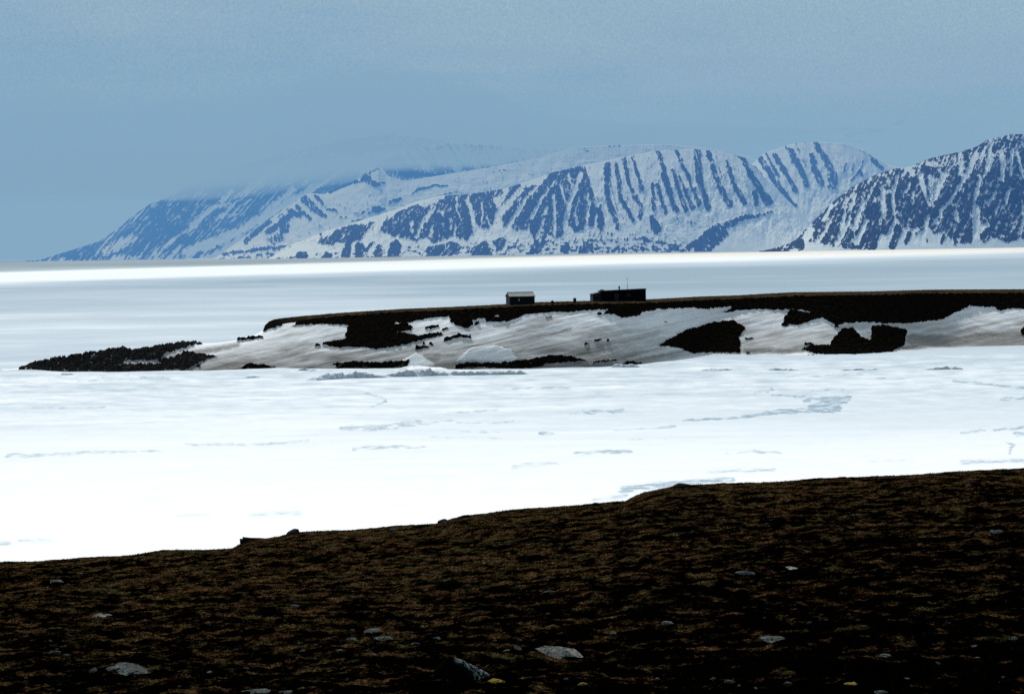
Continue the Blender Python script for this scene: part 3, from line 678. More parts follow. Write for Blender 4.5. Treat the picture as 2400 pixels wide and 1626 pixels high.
nh = N("headland_ground", 0.0)
vec = nh.coord()
a1 = nh.noise(vec, 1.1, 6, 0.65); a2 = nh.noise(vec, 0.22, 4)
em_ = nh.maprange(nh.math('ADD', nh.attr("earth"), nh.math('MULTIPLY', nh.math('SUBTRACT', a1, 0.5), 0.5)), 0.38, 0.62)
soil = nh.ramp(a1, (0.3, (.0025, .0022, .002)), (0.62, (.008, .0065, .005)), (0.85, (.02, .017, .013)))
grass = nh.ramp(a1, (0.32, (.010, .008, .006)), (0.5, (.045, .031, .018)), (0.75, (.11, .078, .045)))
gm = nh.math('MULTIPLY', nh.attr("turf"), nh.maprange(a2, 0.36, 0.60, 0.15, 1.0))
ground = nh.mix(gm, soil, grass)
ground = nh.mix(nh.attr("rubble"), ground, nh.ramp(nh.noise(vec, 2.6, 5, .7), (.35, (.006, .006, .006)), (.6, (.035, .033, .031)), (.8, (.085, .082, .078))))
snow = nh.ramp(nh.math('ADD', nh.attr("dirt_shade"), nh.math('MULTIPLY', nh.math('SUBTRACT', a1, 0.5), 0.35)), (0.0, (.84, .865, .88)), (0.4, (.54, .545, .54)), (0.95, (.19, .182, .17)))
nh.bump(a1, 0.35, 0.25)
m_head = nh.color(nh.mix(em_, snow, ground))
turf = sstep(0.0, 0.05, (Dm - hDb[None, :]) / pw[None, :]) * sstep(640, 760, hu)[None, :]
rubble = np.broadcast_to(sstep(520, 460, hu)[None, :], px.shape)
obj("headland", grid_mesh("headland", Xh, Dm, Zh, m_head, {"earth": earth, "dirt_shade": dirt_shade, "turf": turf, "rubble": rubble}), kind="structure", label="low dark headland with snow banks on its bluff")


def head_z(x, y):
    return float(head_base(np.array([x / y]), np.array([y]))[0])


def head_pick(px, py, D0=480, D1=680):
    tx, tz = t_of(px, py)
    D = np.linspace(D0, D1, 2001)
    zz = head_base(np.full_like(D, tx), D)
    hit = np.nonzero(zz >= CH + D * tz)[0]
    d = D[hit[0]] if len(hit) else float(np.interp(tx, htx, hDr)) - 4
    return Vector((tx * d, d, head_z(tx * d, d)))


# ------------------------------------------------------------------ rocks
m_rock_dark = mat_flat("dark_rock", (.020, .018, .017), 0.7, 4.0, 0.0)
nr = N("lichen_stone", 0.0)
vv_ = nr.coord()
l1 = nr.noise(vv_, 26, 7, 0.78); l2 = nr.noise(vv_, 14, 4)
nr.bump(l1, 0.6, 0.02)
m_stone = nr.color(nr.mix(nr.maprange(l2, 0.42, 0.62), nr.ramp(l1, (0.42, (.012, .013, .012)), (0.54, (.10, .118, .115)), (0.7, (.27, .30, .29))), nr.ramp(l1, (0.3, (.012, .012, .011)), (0.7, (.10, .105, .095)))))
nr2 = N("pale_quartz_stone", 0.0)
l1 = nr2.noise(nr2.coord(), 26, 7, 0.78); nr2.bump(l1, 0.6, 0.02)
m_pale = nr2.color(nr2.ramp(l1, (0.40, (.02, .022, .019)), (0.5, (.17, .172, .155)), (0.68, (.36, .36, .325))))
nr3 = N("black_boulder_with_lichen", 0.0)
v3 = nr3.coord(); l1 = nr3.noise(v3, 30, 6, 0.7); l2 = nr3.noise(v3, 7, 4)
sx3 = nr3.node("ShaderNodeSeparateXYZ"); tc3 = nr3.node("ShaderNodeTexCoord"); nr3.lk(tc3.outputs["Object"], sx3.inputs[0])
rad = nr3.math('SQRT', nr3.math('ADD', nr3.math('POWER', nr3.math('MULTIPLY', sx3.outputs["X"], 1.0), 2.0), nr3.math('POWER', nr3.math('MULTIPLY', sx3.outputs["Z"], 1.0), 2.0)))
rad = nr3.math('ADD', rad, nr3.math('MULTIPLY', nr3.math('SUBTRACT', l2, 0.5), 0.07))
lm = nr3.math('MULTIPLY', nr3.maprange(l1, 0.44, 0.56), nr3.math('MULTIPLY', nr3.maprange(rad, 0.185, 0.215), nr3.maprange(sx3.outputs["X"], 0.0, 0.05)))
m_boulder = nr3.color(nr3.mix(lm, (.002, .002, .002), nr3.ramp(l1, (.45, (.08, .10, .10)), (.7, (.30, .35, .34)))))
m_moss = mat_flat("yellow_moss", (.15, .115, .025), 0.5, 30.0, 0.0)


def rock_mesh(name, sx, sy, sz, mat, seed, rough=0.28, sub=3, smooth=True):
    bm = bmesh.new(); bmesh.ops.create_icosphere(bm, subdivisions=sub, radius=1)
    co = np.array([q.co[:] for q in bm.verts])
    th = np.arctan2(co[:, 1], co[:, 0])
    n1 = fbm(co[:, 0] * 1.1 + seed * 3.7, co[:, 1] * 1.1 + co[:, 2] * 1.3, seed, 3)
    n2 = fbm(co[:, 2] * 2.6 + seed, co[:, 0] * 2.6 - co[:, 1] * 2.2, seed + 3, 3)
    rr = 1 + rough * n1 + rough * 0.6 * n2
    co = co * rr[:, None]
    # a few flat cleavage planes
    r_ = random.Random(seed)
    for _ in range(11):
        n = np.array([r_.uniform(-1, 1), r_.uniform(-1, 1), r_.uniform(-.3, 1)]); n /= np.linalg.norm(n)
        d = co @ n; lim = r_.uniform(.5, .85)
        co = co - np.where(d > lim, (d - lim) * 0.85, 0)[:, None] * n
    co = co * np.array([sx, sy, sz])
    for q, c in zip(bm.verts, co): q.co = c
    me = bpy.data.meshes.new(name); bm.to_mesh(me); bm.free()
    me.polygons.foreach_set("use_smooth", np.full(len(me.polygons), smooth))
    me.materials.append(mat)
    return me


# boulders of the low spit
m_rubble = mat_flat("grey_shore_rock", (.036, .035, .033), 0.75, 3.0, 0.0)
protos = [rock_mesh("boulder", 0.75, 0.6, 0.5, m_rubble, 300 + i, 0.4) for i in range(6)]
for i in range(72):
    u = random.uniform(62, 480)
    yk = float(np.interp(u, skyl[:, 0], skyl[:, 1])); ys = float(np.interp(u, shore[:, 0], shore[:, 1]))
    f_ = 0.0 if i < 40 else random.random() ** 1.3
    py_ = yk + (ys - yk) * f_
    if 275 < u < 380 and 843 < py_ < 862: continue
    if u > 395 and f_ > .2: py_ = random.uniform(838, 864); u = random.uniform(400, 480)
    p = head_pick(u, py_ + 1.0)
    o = obj("boulder", protos[i % 6], label="small dark boulder among the rubble of the low spit", cat="boulder", group="boulders heaped along the spit")
    s = random.uniform(.5, 1.25) * (1.25 if 225 < u < 310 else 1) * (0.7 if u < 120 else 1)
    o.location = (p.x, p.y, p.z + 0.22 * s); o.scale = (s * random.uniform(.9, 1.5), s, s * random.uniform(.7, 1.1)); o.rotation_euler = (random.uniform(-.3, .3), random.uniform(-.3, .3), random.uniform(0, 6.28))
# rocks of the two beach ledges
for i in range(26):
    if i < 11: u = random.uniform(795, 955); py_ = random.uniform(853, 862); g_ = "rocks of the left beach ledge"; lb = "black beach rock of the ledge under the large dark bluff"
    elif i < 20: u = random.uniform(1070, 1250); py_ = random.uniform(852, 862); g_ = "rocks of the right beach ledge"; lb = "black beach rock of the ledge below the white snowdrift"
    else: u = random.uniform(1890, 2010); py_ = random.uniform(837, 848); g_ = "rocks on the ice by the dark bluff"; lb = "dark rock poking through snow in front of the right bluff"
    p = head_pick(u, py_, 470)
    o = obj("beach_rock", protos[i % 6], label=lb, cat="rock", group=g_)
    s = random.uniform(.35, .8) * (0.6 if i >= 20 else 1)
    o.location = (p.x, p.y, max(p.z, 0) + .05); o.scale = (s * random.uniform(1., 1.7), s, s * random.uniform(.5, .8)); o.rotation_euler = (0, 0, random.uniform(0, 6.28))


# ------------------------------------------------------------------ snowdrifts and ice hummocks
m_drift = mat_flat("drift_snow", (.84, .85, .86), 0.05, 1.2, 0.0)
nhm = N("hummock_ice", 0.0, 0.7)
h1 = nhm.noise(nhm.coord(), 1.6, 6, 0.65); nhm.bump(h1, 0.6, 0.3)
m_humm = nhm.color(nhm.ramp(h1, (0.3, (.42, .49, .57)), (0.55, (.60, .66, .72)), (0.75, (.82, .85, .87))))


def mound(name, path, width, height, mat, seed, lump=0.5, lam=1.4, label=None, cat=None, group=None, front=0.45):
    """ridge of snow or ice along a ground path [(x, y), ...]"""
    P = np.array(path, float)
    seg = np.hypot(*(P[1:] - P[:-1]).T); s = np.concatenate([[0], np.cumsum(seg)]); L = s[-1]
    nu = max(24, int(L / 0.12)); nv = 34
    us = np.linspace(0, L, nu); vs = np.linspace(-1, 1, nv)
    cx = np.interp(us, s, P[:, 0]); cy = np.interp(us, s, P[:, 1])
    tx_ = np.gradient(cx); ty_ = np.gradient(cy); ln = np.hypot(tx_, ty_); nx_, ny_ = -ty_ / ln, tx_ / ln
    V, U = np.meshgrid(vs, us, indexing='ij')
    endf = np.clip(1 - np.abs(2 * U / L - 1) ** 3.2, 0, 1) ** .7
    wv = 0.7 + 0.5 * fbm(U / 4, U * 0, seed, 3)
    X = cx[None, :] + nx_[None, :] * V * width * wv; Y = cy[None, :] + ny_[None, :] * V * width * wv
    c = (V + front) / np.where(V > -front, 1 + front, 1 - front)
    H = np.clip(1 - c * c, 0, 1) ** 0.8 * endf
    n = fbm(X / lam, Y / lam, seed + 7, 4, 0.55)
    Z = H * height * (0.75 + lump * n + 0.3 * fbm(U / 5, V * 0, seed + 13, 2)) - 0.12
    ox, oy = cx.mean(), cy.mean()
    o = obj(name, grid_mesh(name, X - ox, Y - oy, Z, mat), label=label, cat=cat, group=group)
    o.location = (ox, oy, 0)
    return o


def ice_xy(px, py):
    tx, tz = t_of(px, py); d = -CH / tz
    return (float(tx * d), float(d))


hg = "ice hummocks along the shore crack"
mound("ice_hummock", [ice_xy(722, 893), ice_xy(770, 888), ice_xy(830, 884), ice_xy(925, 884)], 2.2, 1.15, m_humm, 401, .6, 2.0, "long blue grey ice ridge in front of the left beach ledge", "ice ridge", hg)
mound("ice_hummock", [ice_xy(895, 883), ice_xy(960, 882), ice_xy(1010, 880), ice_xy(1065, 880)], 2.4, 1.25, m_humm, 411, .6, 2.0, "tall blue grey ice ridge below the small white snowdrift", "ice ridge", hg)
mound("ice_hummock", [ice_xy(1030, 879), ice_xy(1120, 878), ice_xy(1245, 876)], 1.6, .85, m_humm, 421, .5, 1.1, "low blue grey ice ridge below the right beach ledge", "ice ridge", hg)
for i, (a, b, y0, y1, wd, ht, lb) in enumerate([(690, 745, 868, 869, 1.4, .5, "small ice hummock at the left end of the left beach ledge"), (1432, 1500, 860, 860, 1.4, .8, "small jagged ice hummock at the right end of the brown snow bank"), (1640, 1722, 868, 868, 1.6, .5, "low grey ice hummock below the triangular dark bluff"),
                                               (1795, 1875, 868, 868, 1.8, .6, "rounded grey ice hummock between the two dark bluffs"), (1960, 2080, 868, 866, 1.5, .4, "long flat ice hummock below the right dark bluff"), (2160, 2262, 866, 865, 1.7, .65, "dark grey ice hummock at the far right of the shore"),
                                               (140, 175, 878, 877, 1.0, .45, "tiny ice hummock in front of the spit tip"), (225, 250, 886, 886, .8, .35, "tiny ice hummock below the snow patch of the spit"), (565, 610, 886, 884, 1.0, .35, "small ice hummock below the pale sand bank")]):
    mound("ice_hummock", [ice_xy(a, y0), ice_xy((a + b) / 2, (y0 + y1) / 2), ice_xy(b, y1)], wd, ht, m_humm, 430 + i * 5, .5, 1.3, lb, "ice hummock", hg)
p1, p2, p3 = ice_xy(1075, 859), ice_xy(1150, 858), ice_xy(1222, 858)
mound("snow_drift", [(p1[0], p1[1] + 4), (p2[0], p2[1] + 4.5), (p3[0], p3[1] + 4)], 5.4, 2.3, m_drift, 470, .15, 4, "large smooth bright white snowdrift behind the right beach ledge", "snowdrift", None, .1)
p1, p2, p3 = ice_xy(925, 868), ice_xy(975, 868), ice_xy(1035, 869)
mound("snow_drift", [(p1[0], p1[1] + 2), (p2[0], p2[1] + 2.5), (p3[0], p3[1] + 2)], 5.0, .85, m_drift, 480, .25, 3, "small bright white snowdrift at the end of the left beach ledge", "snowdrift", None, .2)

# ------------------------------------------------------------------ hut, cabin, barrel and clutter on the headland
m_board = N("weathered_boards", 0.05)
vb = m_board.coord()
wv = m_board.node("ShaderNodeTexWave"); wv.inputs["Scale"].default_value = 2.6; wv.inputs["Distortion"].default_value = 0.6
m_board.lk(vb, wv.inputs["Vector"])
nb = m_board.noise(vb, 3.0, 5)
m_board = m_board.color(m_board.mix(m_board.math('MULTIPLY', wv.outputs["Fac"], nb), (.010, .014, .020), (.035, .045, .06)))
m_gable = mat_flat("lit_gable_boards", (.12, .135, .15), .35, 2.5)  # paler than the front: light on the left gable put into colour
m_roofp = mat_flat("pale_felt_roof", (.30, .31, .29), .25, 2.0)
m_trim = mat_flat("dark_trim", (.03, .035, .04), .3)
m_pane = mat_flat("pale_pane", (.40, .42, .44), .2, 2.0, 0.5, 0.2)
m_black = mat_flat("tarred_black_cladding", (.006, .007, .011), .5, 2.0, 0.0)
m_annex = mat_flat("dull_blue_grey_cladding", (.022, .028, .038), .4, 2.0)
m_endw = mat_flat("lit_end_wall", (.07, .085, .10), .4, 2.0)  # left end made paler than the cladding, its skylight painted in
m_metal = mat_flat("dark_metal", (.02, .02, .022), .4, 5.0, .3, .5)
m_rust = mat_flat("rusty_drum_steel", (.05, .035, .028), .5, 6.0, .1)


class MB:
    def __init__(s): s.v = []; s.f = []

    def quad_prism(s, pts, y0, y1):
        """outline in (x, z) pulled along y"""
        n = len(pts); b = len(s.v)
        s.v += [(x, y0, z) for x, z in pts] + [(x, y1, z) for x, z in pts]
        s.f.append(tuple(b + i for i in range(n))); s.f.append(tuple(b + n + i for i in range(n - 1, -1, -1)))
        for i in range(n):
            j = (i + 1) % n; s.f.append((b + i, b + n + i, b + n + j, b + j))
        return s

    def yz_prism(s, pts, x0, x1):
        n = len(pts); b = len(s.v)
        s.v += [(x0, y, z) for y, z in pts] + [(x1, y, z) for y, z in pts]
        s.f.append(tuple(b + i for i in range(n - 1, -1, -1))); s.f.append(tuple(b + n + i for i in range(n)))
        for i in range(n):
            j = (i + 1) % n; s.f.append((b + i, b + j, b + n + j, b + n + i))
        return s

    def box(s, x0, x1, y0, y1, z0, z1): return s.quad_prism([(x0, z0), (x1, z0), (x1, z1), (x0, z1)], y0, y1)

    def lathe(s, prof, n=16, cx=0, cy=0):
        b = len(s.v)
        for r, z in prof:
            for k in range(n): s.v.append((cx + r * math.cos(2 * math.pi * k / n), cy + r * math.sin(2 * math.pi * k / n), z))
        for i in range(len(prof) - 1):
            for k in range(n):
                s.f.append((b + i * n + k, b + i * n + (k + 1) % n, b + (i + 1) * n + (k + 1) % n, b + (i + 1) * n + k))
        s.f.append(tuple(b + k for k in range(n - 1, -1, -1))); s.f.append(tuple(b + (len(prof) - 1) * n + k for k in range(n)))
        return s

    def build(s, name, mat, parent=None, bevel=0.0, **kw):
        me = bpy.data.meshes.new(name); me.from_pydata(s.v, [], s.f); me.update()
        bm = bmesh.new(); bm.from_mesh(me); bmesh.ops.recalc_face_normals(bm, faces=bm.faces)
        if bevel: bmesh.ops.bevel(bm, geom=bm.edges, offset=bevel, segments=1, affect='EDGES')
        bm.to_mesh(me); bm.free()
        me.materials.append(mat)
        return obj(name, me, parent=parent, **kw)


def empty(name, loc, rz, **kw):
    o = bpy.data.objects.new(name, None); link(o, **kw); o.location = loc; o.rotation_euler = (0, 0, rz); o.empty_display_size = .5
    return o


# hut: front 4.75 m, depth 3.2 m, turned so its left gable shows
D_h = 538.0
pxm = F / D_h
tx_h, _ = t_of(1195, 712)
hx = tx_h * D_h
hz_ = head_z(hx + 2, D_h + 1)
hut = empty("hut", (hx, D_h, hz_ - .12), math.radians(13), label="small gabled hut with pale roof on the headland skyline", cat="hut")
L_, W_, E_, G_ = 4.72, 3.2, 1.68, 2.36
wl = MB().box(0, L_, 0, 0.1, 0, E_).box(0, L_, W_ - .1, W_, 0, E_).yz_prism([(0.1, 0), (W_ - .1, 0), (W_ - .1, E_), (0.1, E_)], L_ - .1, L_ - .003)
wl.build("wall", m_board, hut)
MB().yz_prism([(0.003, 0), (W_ - .003, 0), (W_ - .003, E_), (W_ / 2, G_ - .05), (0.003, E_)], -.004, .1).build("gable_wall", m_gable, hut, label="left gable wall, paler with painted light")
MB().yz_prism([(0.1, E_), (W_ - .1, E_), (W_ / 2, G_ - .08)], L_ - .11, L_ - .02).build("gable_wall", m_board, hut, label="dark right gable")
rf = MB()
ov = .16; th = .09
sl_ = (G_ - E_) / (W_ / 2)
rf.yz_prism([(-ov, E_ - ov * sl_ + .01), (W_ / 2, G_), (W_ / 2, G_ + th), (-ov, E_ - ov * sl_ + th)], -.12, L_ + .12)
rf.yz_prism([(W_ / 2 + .002, G_), (W_ + ov, E_ - ov * sl_ + .01), (W_ + ov, E_ - ov * sl_ + th), (W_ / 2 + .002, G_ + th)], -.12, L_ + .12)
roof = rf.build("roof", m_roofp, hut)
MB().box(-.1, L_ + .1, W_ / 2 - .07, W_ / 2 + .07, G_ + th + .002, G_ + th + .05).build("ridge_cap", m_trim, roof)
MB().box(-.12, L_ + .12, -ov - .035, -ov - .003, E_ - ov * sl_ - .04, E_ - ov * sl_ + th - .01).build("eave_board", m_trim, roof)
wd = MB().box(1.50, 1.98, -.05, -.003, .78, 1.38).build("window", m_trim, hut)
MB().box(1.60, 1.88, -.075, -.052, .86, 1.30).build("pane", m_pane, wd)
MB().box(-.05, .04, -.04, -.004, 0, E_ - .05).build("corner_board", m_gable, hut)
MB().box(L_ - .12, L_ + .03, -.04, -.004, 0, E_ - .05).build("corner_board", m_gable, hut)

# long cabin
D_c = 556.0
pm = F / D_c
cz = head_z(float(t_of(1450, 703)[0]) * D_c, D_c)
cxp = float(t_of(1390, 704)[0]) * D_c
cab = empty("cabin", (cxp, D_c, cz - .15), math.radians(9), label="long flat roofed black cabin with stovepipe and thin mast", cat="cabin")
ML = 10.35; AL = 1.62
b_ = MB().quad_prism([(AL, 0), (ML, 0), (ML, 2.40), (AL, 2.13)], 0, 3.2).build("main_block", m_black, cab)
MB().quad_prism([(AL - .1, 2.135), (ML + .1, 2.405), (ML + .1, 2.49), (AL - .1, 2.215)], -.12, 3.32).build("flat_roof", m_trim, cab)
an = MB().quad_prism([(0.05, 0), (AL - .003, 0), (AL - .003, 1.88), (0.05, 1.56)], .1, 3.0).build("annex", m_annex, cab, label="lower grey lean-to at the left end")
MB().quad_prism([(-.06, 1.565), (AL - .105, 1.885), (AL - .105, 1.95), (-.06, 1.63)], .02, 3.08).build("lean_to_roof", m_trim, an)
MB().box(-.01, .047, .1, 3.0, 0, 1.55).build("end_wall", m_endw, an)
MB().box(AL + .02, AL + .62, .5, 1.4, 2.26, 2.44).build("roof_hatch", m_metal, cab)
sp_ = MB().lathe([(.14, 2.2), (.14, 2.85), (.19, 2.86), (.19, 3.02), (.12, 3.06)], 12, 5.4, 1.4).build("stovepipe", m_metal, cab)
mp_ = MB().lathe([(.045, 2.2), (.045, 3.1), (.03, 3.12), (.022, 4.75)], 8, 7.05, 1.6).build("mast", m_metal, cab)
MB().box(6.9, 7.2, 1.585, 1.615, 4.35, 4.39).build("aerial", m_metal, mp_)
fr = MB().box(4.2, 5.0, -.04, -.003, .0, 1.75).build("door", m_trim, cab)
MB().box(4.86, 4.92, -.07, -.042, .85, .95).build("handle", m_metal, fr)
MB().box(6.6, 7.4, -.04, -.003, 1.0, 1.6).build("window", m_trim, cab)

# drum
p = head_pick(1347, 707, 500)
dr = MB().lathe([(.27, 0), (.29, .02), (.29, .28), (.305, .30), (.29, .32), (.29, .58), (.305, .60), (.29, .62), (.29, .88), (.27, .90)], 20).build("oil_drum", m_rust, None, label="upright rusty oil drum between the hut and the cabin", cat="oil drum")
D_d = 545.0; xd = float(t_of(1347, 706)[0]) * D_d
dr.location = (xd, D_d, head_z(xd, D_d) - .02)
MB().lathe([(.25, .901), (.25, .925)], 20).build("drum_lid", m_metal, dr)
for i, (u, w_, h_, lb, nm, mt) in enumerate([(1296, .46, .62, "largest dark rounded heap on the skyline right of the hut", "boulder", m_rock_dark), (1321, .24, .34, "second dark stone midway between the hut and the drum", "boulder", m_rock_dark), (1329, .15, .24, "smallest dark stone just left of the drum", "boulder", m_rock_dark),
                                             (1307, .26, .2, "low dark stone touching the right side of the big heap", "boulder", m_rock_dark), (1283, .3, .2, "low dark stone on the left of the big heap", "boulder", m_rock_dark), (1268, .28, .14, "flat dark stone nearest the hut", "boulder", m_rock_dark), (1312, .22, .16, "small dark stone third from the big heap", "boulder", m_rock_dark), (1642, .22, .26, "lone dark stone on the skyline right of the cabin", "boulder", m_rock_dark)]):
    Dq = 541.0 + (i % 3); xq = float(t_of(u, 706)[0]) * Dq
    o = obj(nm, rock_mesh("boulder", w_, w_ * .8, h_, mt, 500 + i, .25), label=lb, cat="boulder")
    o.location = (xq, Dq, head_z(xq, Dq) + .12 * h_)

# ------------------------------------------------------------------ foreground tundra slope
brow = np.array([(-400, 1330), (0, 1317), (65, 1316), (165, 1309), (213, 1305), (300, 1302), (324, 1297), (379, 1289), (482, 1285), (544, 1282), (563, 1272), (580, 1264), (613, 1262), (654, 1256), (675, 1250), (702, 1246), (800, 1243), (878, 1237), (924, 1231), (1007, 1227), (1032, 1225), (1048, 1219), (1084, 1207), (1200, 1194), (1334, 1183), (1463, 1173), (1485, 1163), (1510, 1152), (1561, 1142), (1592, 1136), (1634, 1135), (1716, 1132), (1923, 1119), (2026, 1116), (2232, 1103), (2400, 1096), (2800, 1075)], float)
btx, btz = t_of(brow[:, 0], brow[:, 1] + 2.0)
DB = 46.0                        # distance of the brow
DN = 22.0                        # distance at the lower edge of the view
_, tzn = t_of(np.array([0, 1200, 2400]), np.array([1626, 1626, 1626]))
ntx, _ = t_of(np.array([0, 1200, 2400]), np.array([1626] * 3))


def ground_base(tx, D):
    zb = CH + DB * np.interp(tx, btx, btz)
    zb_s = CH + DB * np.interp(tx, [btx[1], btx[19], btx[27], btx[-2]], [btz[1], btz[19], btz[27], btz[-2]])
    zn = CH + DN * np.interp(tx, ntx, tzn)
    s = (D - DN) / (DB - DN)
    near = sstep(0.72, 1.0, s)
    z = zn + ((zb_s * (1 - near) + zb * near) - zn) * s
    # slightly domed slope, dropping over the brow
    z = z + 0.16 * np.sin(np.clip(s, 0, 1) * math.pi) * 0.6
    over = np.clip(D - DB, 0, None)
    z = np.where(D > DB, zb - 0.10 * over - 0.012 * over ** 2, z)
    return z


def ground_macro(x, y):
    tx = x / y
    z = ground_base(tx, y)
    k = sstep(0.985, 0.80, (y - DN) / (DB - DN)) * 0.8 + 0.2
    z = z + (k * .7 + .3) * 0.075 * fbm(x / 1.9, y / 1.1, 601, 4, .55)
    z = z + k * 0.055 * np.abs(fbm(x / .50, y / .36, 611, 4, .6))
    return z


dense = np.arange(-0.188, 0.188, 2.3 / F * 1.0)
txg = np.concatenate([np.linspace(-0.6, -0.188, 60)[:-1], dense, np.linspace(0.188, 0.6, 60)])
Dg = np.concatenate([np.linspace(6, 20.5, 60)[:-1], np.linspace(20.5, 47.0, 1000)[:-1], np.linspace(47, 75, 50)])
TXg, DG = np.meshgrid(txg, Dg)
Xg = TXg * DG
Zg = ground_macro(Xg, DG)
tuss = fbm(Xg / .17, DG / .15, 621, 3, .6)
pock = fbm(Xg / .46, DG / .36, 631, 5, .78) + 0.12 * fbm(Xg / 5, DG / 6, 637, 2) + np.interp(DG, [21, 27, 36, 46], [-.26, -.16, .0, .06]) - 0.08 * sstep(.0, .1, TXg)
Zg = Zg + 0.014 * tuss
dry = fbm(Xg / 2.4, DG / 3.2, 641, 3)          # broad brown / olive patches
ngd = N("tundra_ground", 0.0)
vg = ngd.coord()
g1 = ngd.noise(vg, 9, 6, .7); g2_ = ngd.noise(vg, 45, 3, .7); g3 = ngd.noise(vg, 1.6, 4, .6)
hue = ngd.ramp(ngd.math('ADD', ngd.math('MULTIPLY', g3, .7), ngd.math('MULTIPLY', g1, .3)), (.36, (.052, .050, .018)), (.48, (.075, .048, .019)), (.58, (.085, .041, .017)), (.66, (.050, .048, .022)))
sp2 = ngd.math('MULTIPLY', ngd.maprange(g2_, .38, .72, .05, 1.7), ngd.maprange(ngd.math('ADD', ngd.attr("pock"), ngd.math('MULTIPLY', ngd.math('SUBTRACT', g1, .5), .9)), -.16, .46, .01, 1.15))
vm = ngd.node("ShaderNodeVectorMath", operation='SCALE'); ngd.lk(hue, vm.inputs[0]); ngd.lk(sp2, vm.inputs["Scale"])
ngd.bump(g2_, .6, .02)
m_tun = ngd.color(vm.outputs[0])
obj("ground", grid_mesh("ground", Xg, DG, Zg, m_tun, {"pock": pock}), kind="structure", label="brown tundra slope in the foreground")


def ground_pick(px, py):
    tx, tz = t_of(px, py)
    D = np.linspace(20.8, 47.5, 2400)
    zz = ground_macro(tx * D, D)
    hit = np.nonzero(zz >= CH + D * tz)[0]
    d = D[hit[0]] if len(hit) else 46.0
    return Vector((tx * d, d, float(ground_macro(np.array([tx * d]), np.array([d]))[0])))


# heath: short stems and tufts over the slope (nobody could count them)
NB = 330000
D_ = 20.8 + (47.2 - 20.8) * RNG.random(NB) ** 0.85
tx_ = (RNG.random(NB) * 2 - 1) * 0.205
xb = tx_ * D_
dens = fbm(xb / .46, D_ / .36, 631, 5, .78) + 0.12 * fbm(xb / 5, D_ / 6, 637, 2) + np.interp(D_, [21, 27, 36, 46], [-.26, -.16, .0, .06]) - 0.08 * sstep(.0, .1, tx_) + 0.3 * fbm(xb / .12, D_ / .12, 651, 2)
keep = dens > RNG.random(NB) * 0.6 - 0.22
xb, D_, dens = xb[keep], D_[keep], dens[keep]
zb_ = ground_macro(xb, D_) + 0.014 * fbm(xb / .17, D_ / .15, 621, 3, .6) - .004
n = len(xb)
hgt = (0.008 + 0.018 * RNG.random(n)) * np.clip(0.8 + 0.8 * dens, .5, 1.5)
ang = RNG.random(n) * 2 * np.pi; lean = RNG.random(n) * 1.0; wdt = 0.003 + 0.005 * RNG.random(n)
ca, sa = np.cos(ang), np.sin(ang)
la = RNG.random(n) * 2 * np.pi
v0 = np.stack([xb - ca * wdt, D_ - sa * wdt, zb_], -1); v1 = np.stack([xb + ca * wdt, D_ + sa * wdt, zb_], -1)
v2 = np.stack([xb + np.cos(la) * lean * hgt, D_ + np.sin(la) * lean * hgt, zb_ + hgt], -1)
vv = np.stack([v0, v1, v2], 1).reshape(-1, 3)
tone = np.repeat(RNG.random(n), 3)
patch = np.repeat(fbm(xb / 2.4, D_ / 3.2, 641, 3) + .35 * fbm(xb / .5, D_ / .5, 661, 2), 3)
nt_ = N("heath_stems", 0.0)
hc = nt_.ramp(nt_.math('ADD', nt_.math('MULTIPLY', nt_.attr("patch"), .6), .5), (.25, (.062, .062, .021)), (.42, (.074, .058, .022)), (.58, (.086, .047, .019)), (.8, (.078, .036, .018)))
vm = nt_.node("ShaderNodeVectorMath", operation='SCALE'); nt_.lk(hc, vm.inputs[0]); nt_.lk(nt_.maprange(nt_.math('POWER', nt_.attr("tone"), 2.2), 0, 1, .3, 2.4), vm.inputs["Scale"])
m_heath = nt_.color(vm.outputs[0])
obj("heath", mesh_np("heath", vv, np.arange(n * 3).reshape(-1, 3), m_heath, False, {"tone": tone, "patch": patch}), kind="stuff", label="low brown and olive heath covering the foreground slope", cat="heath")

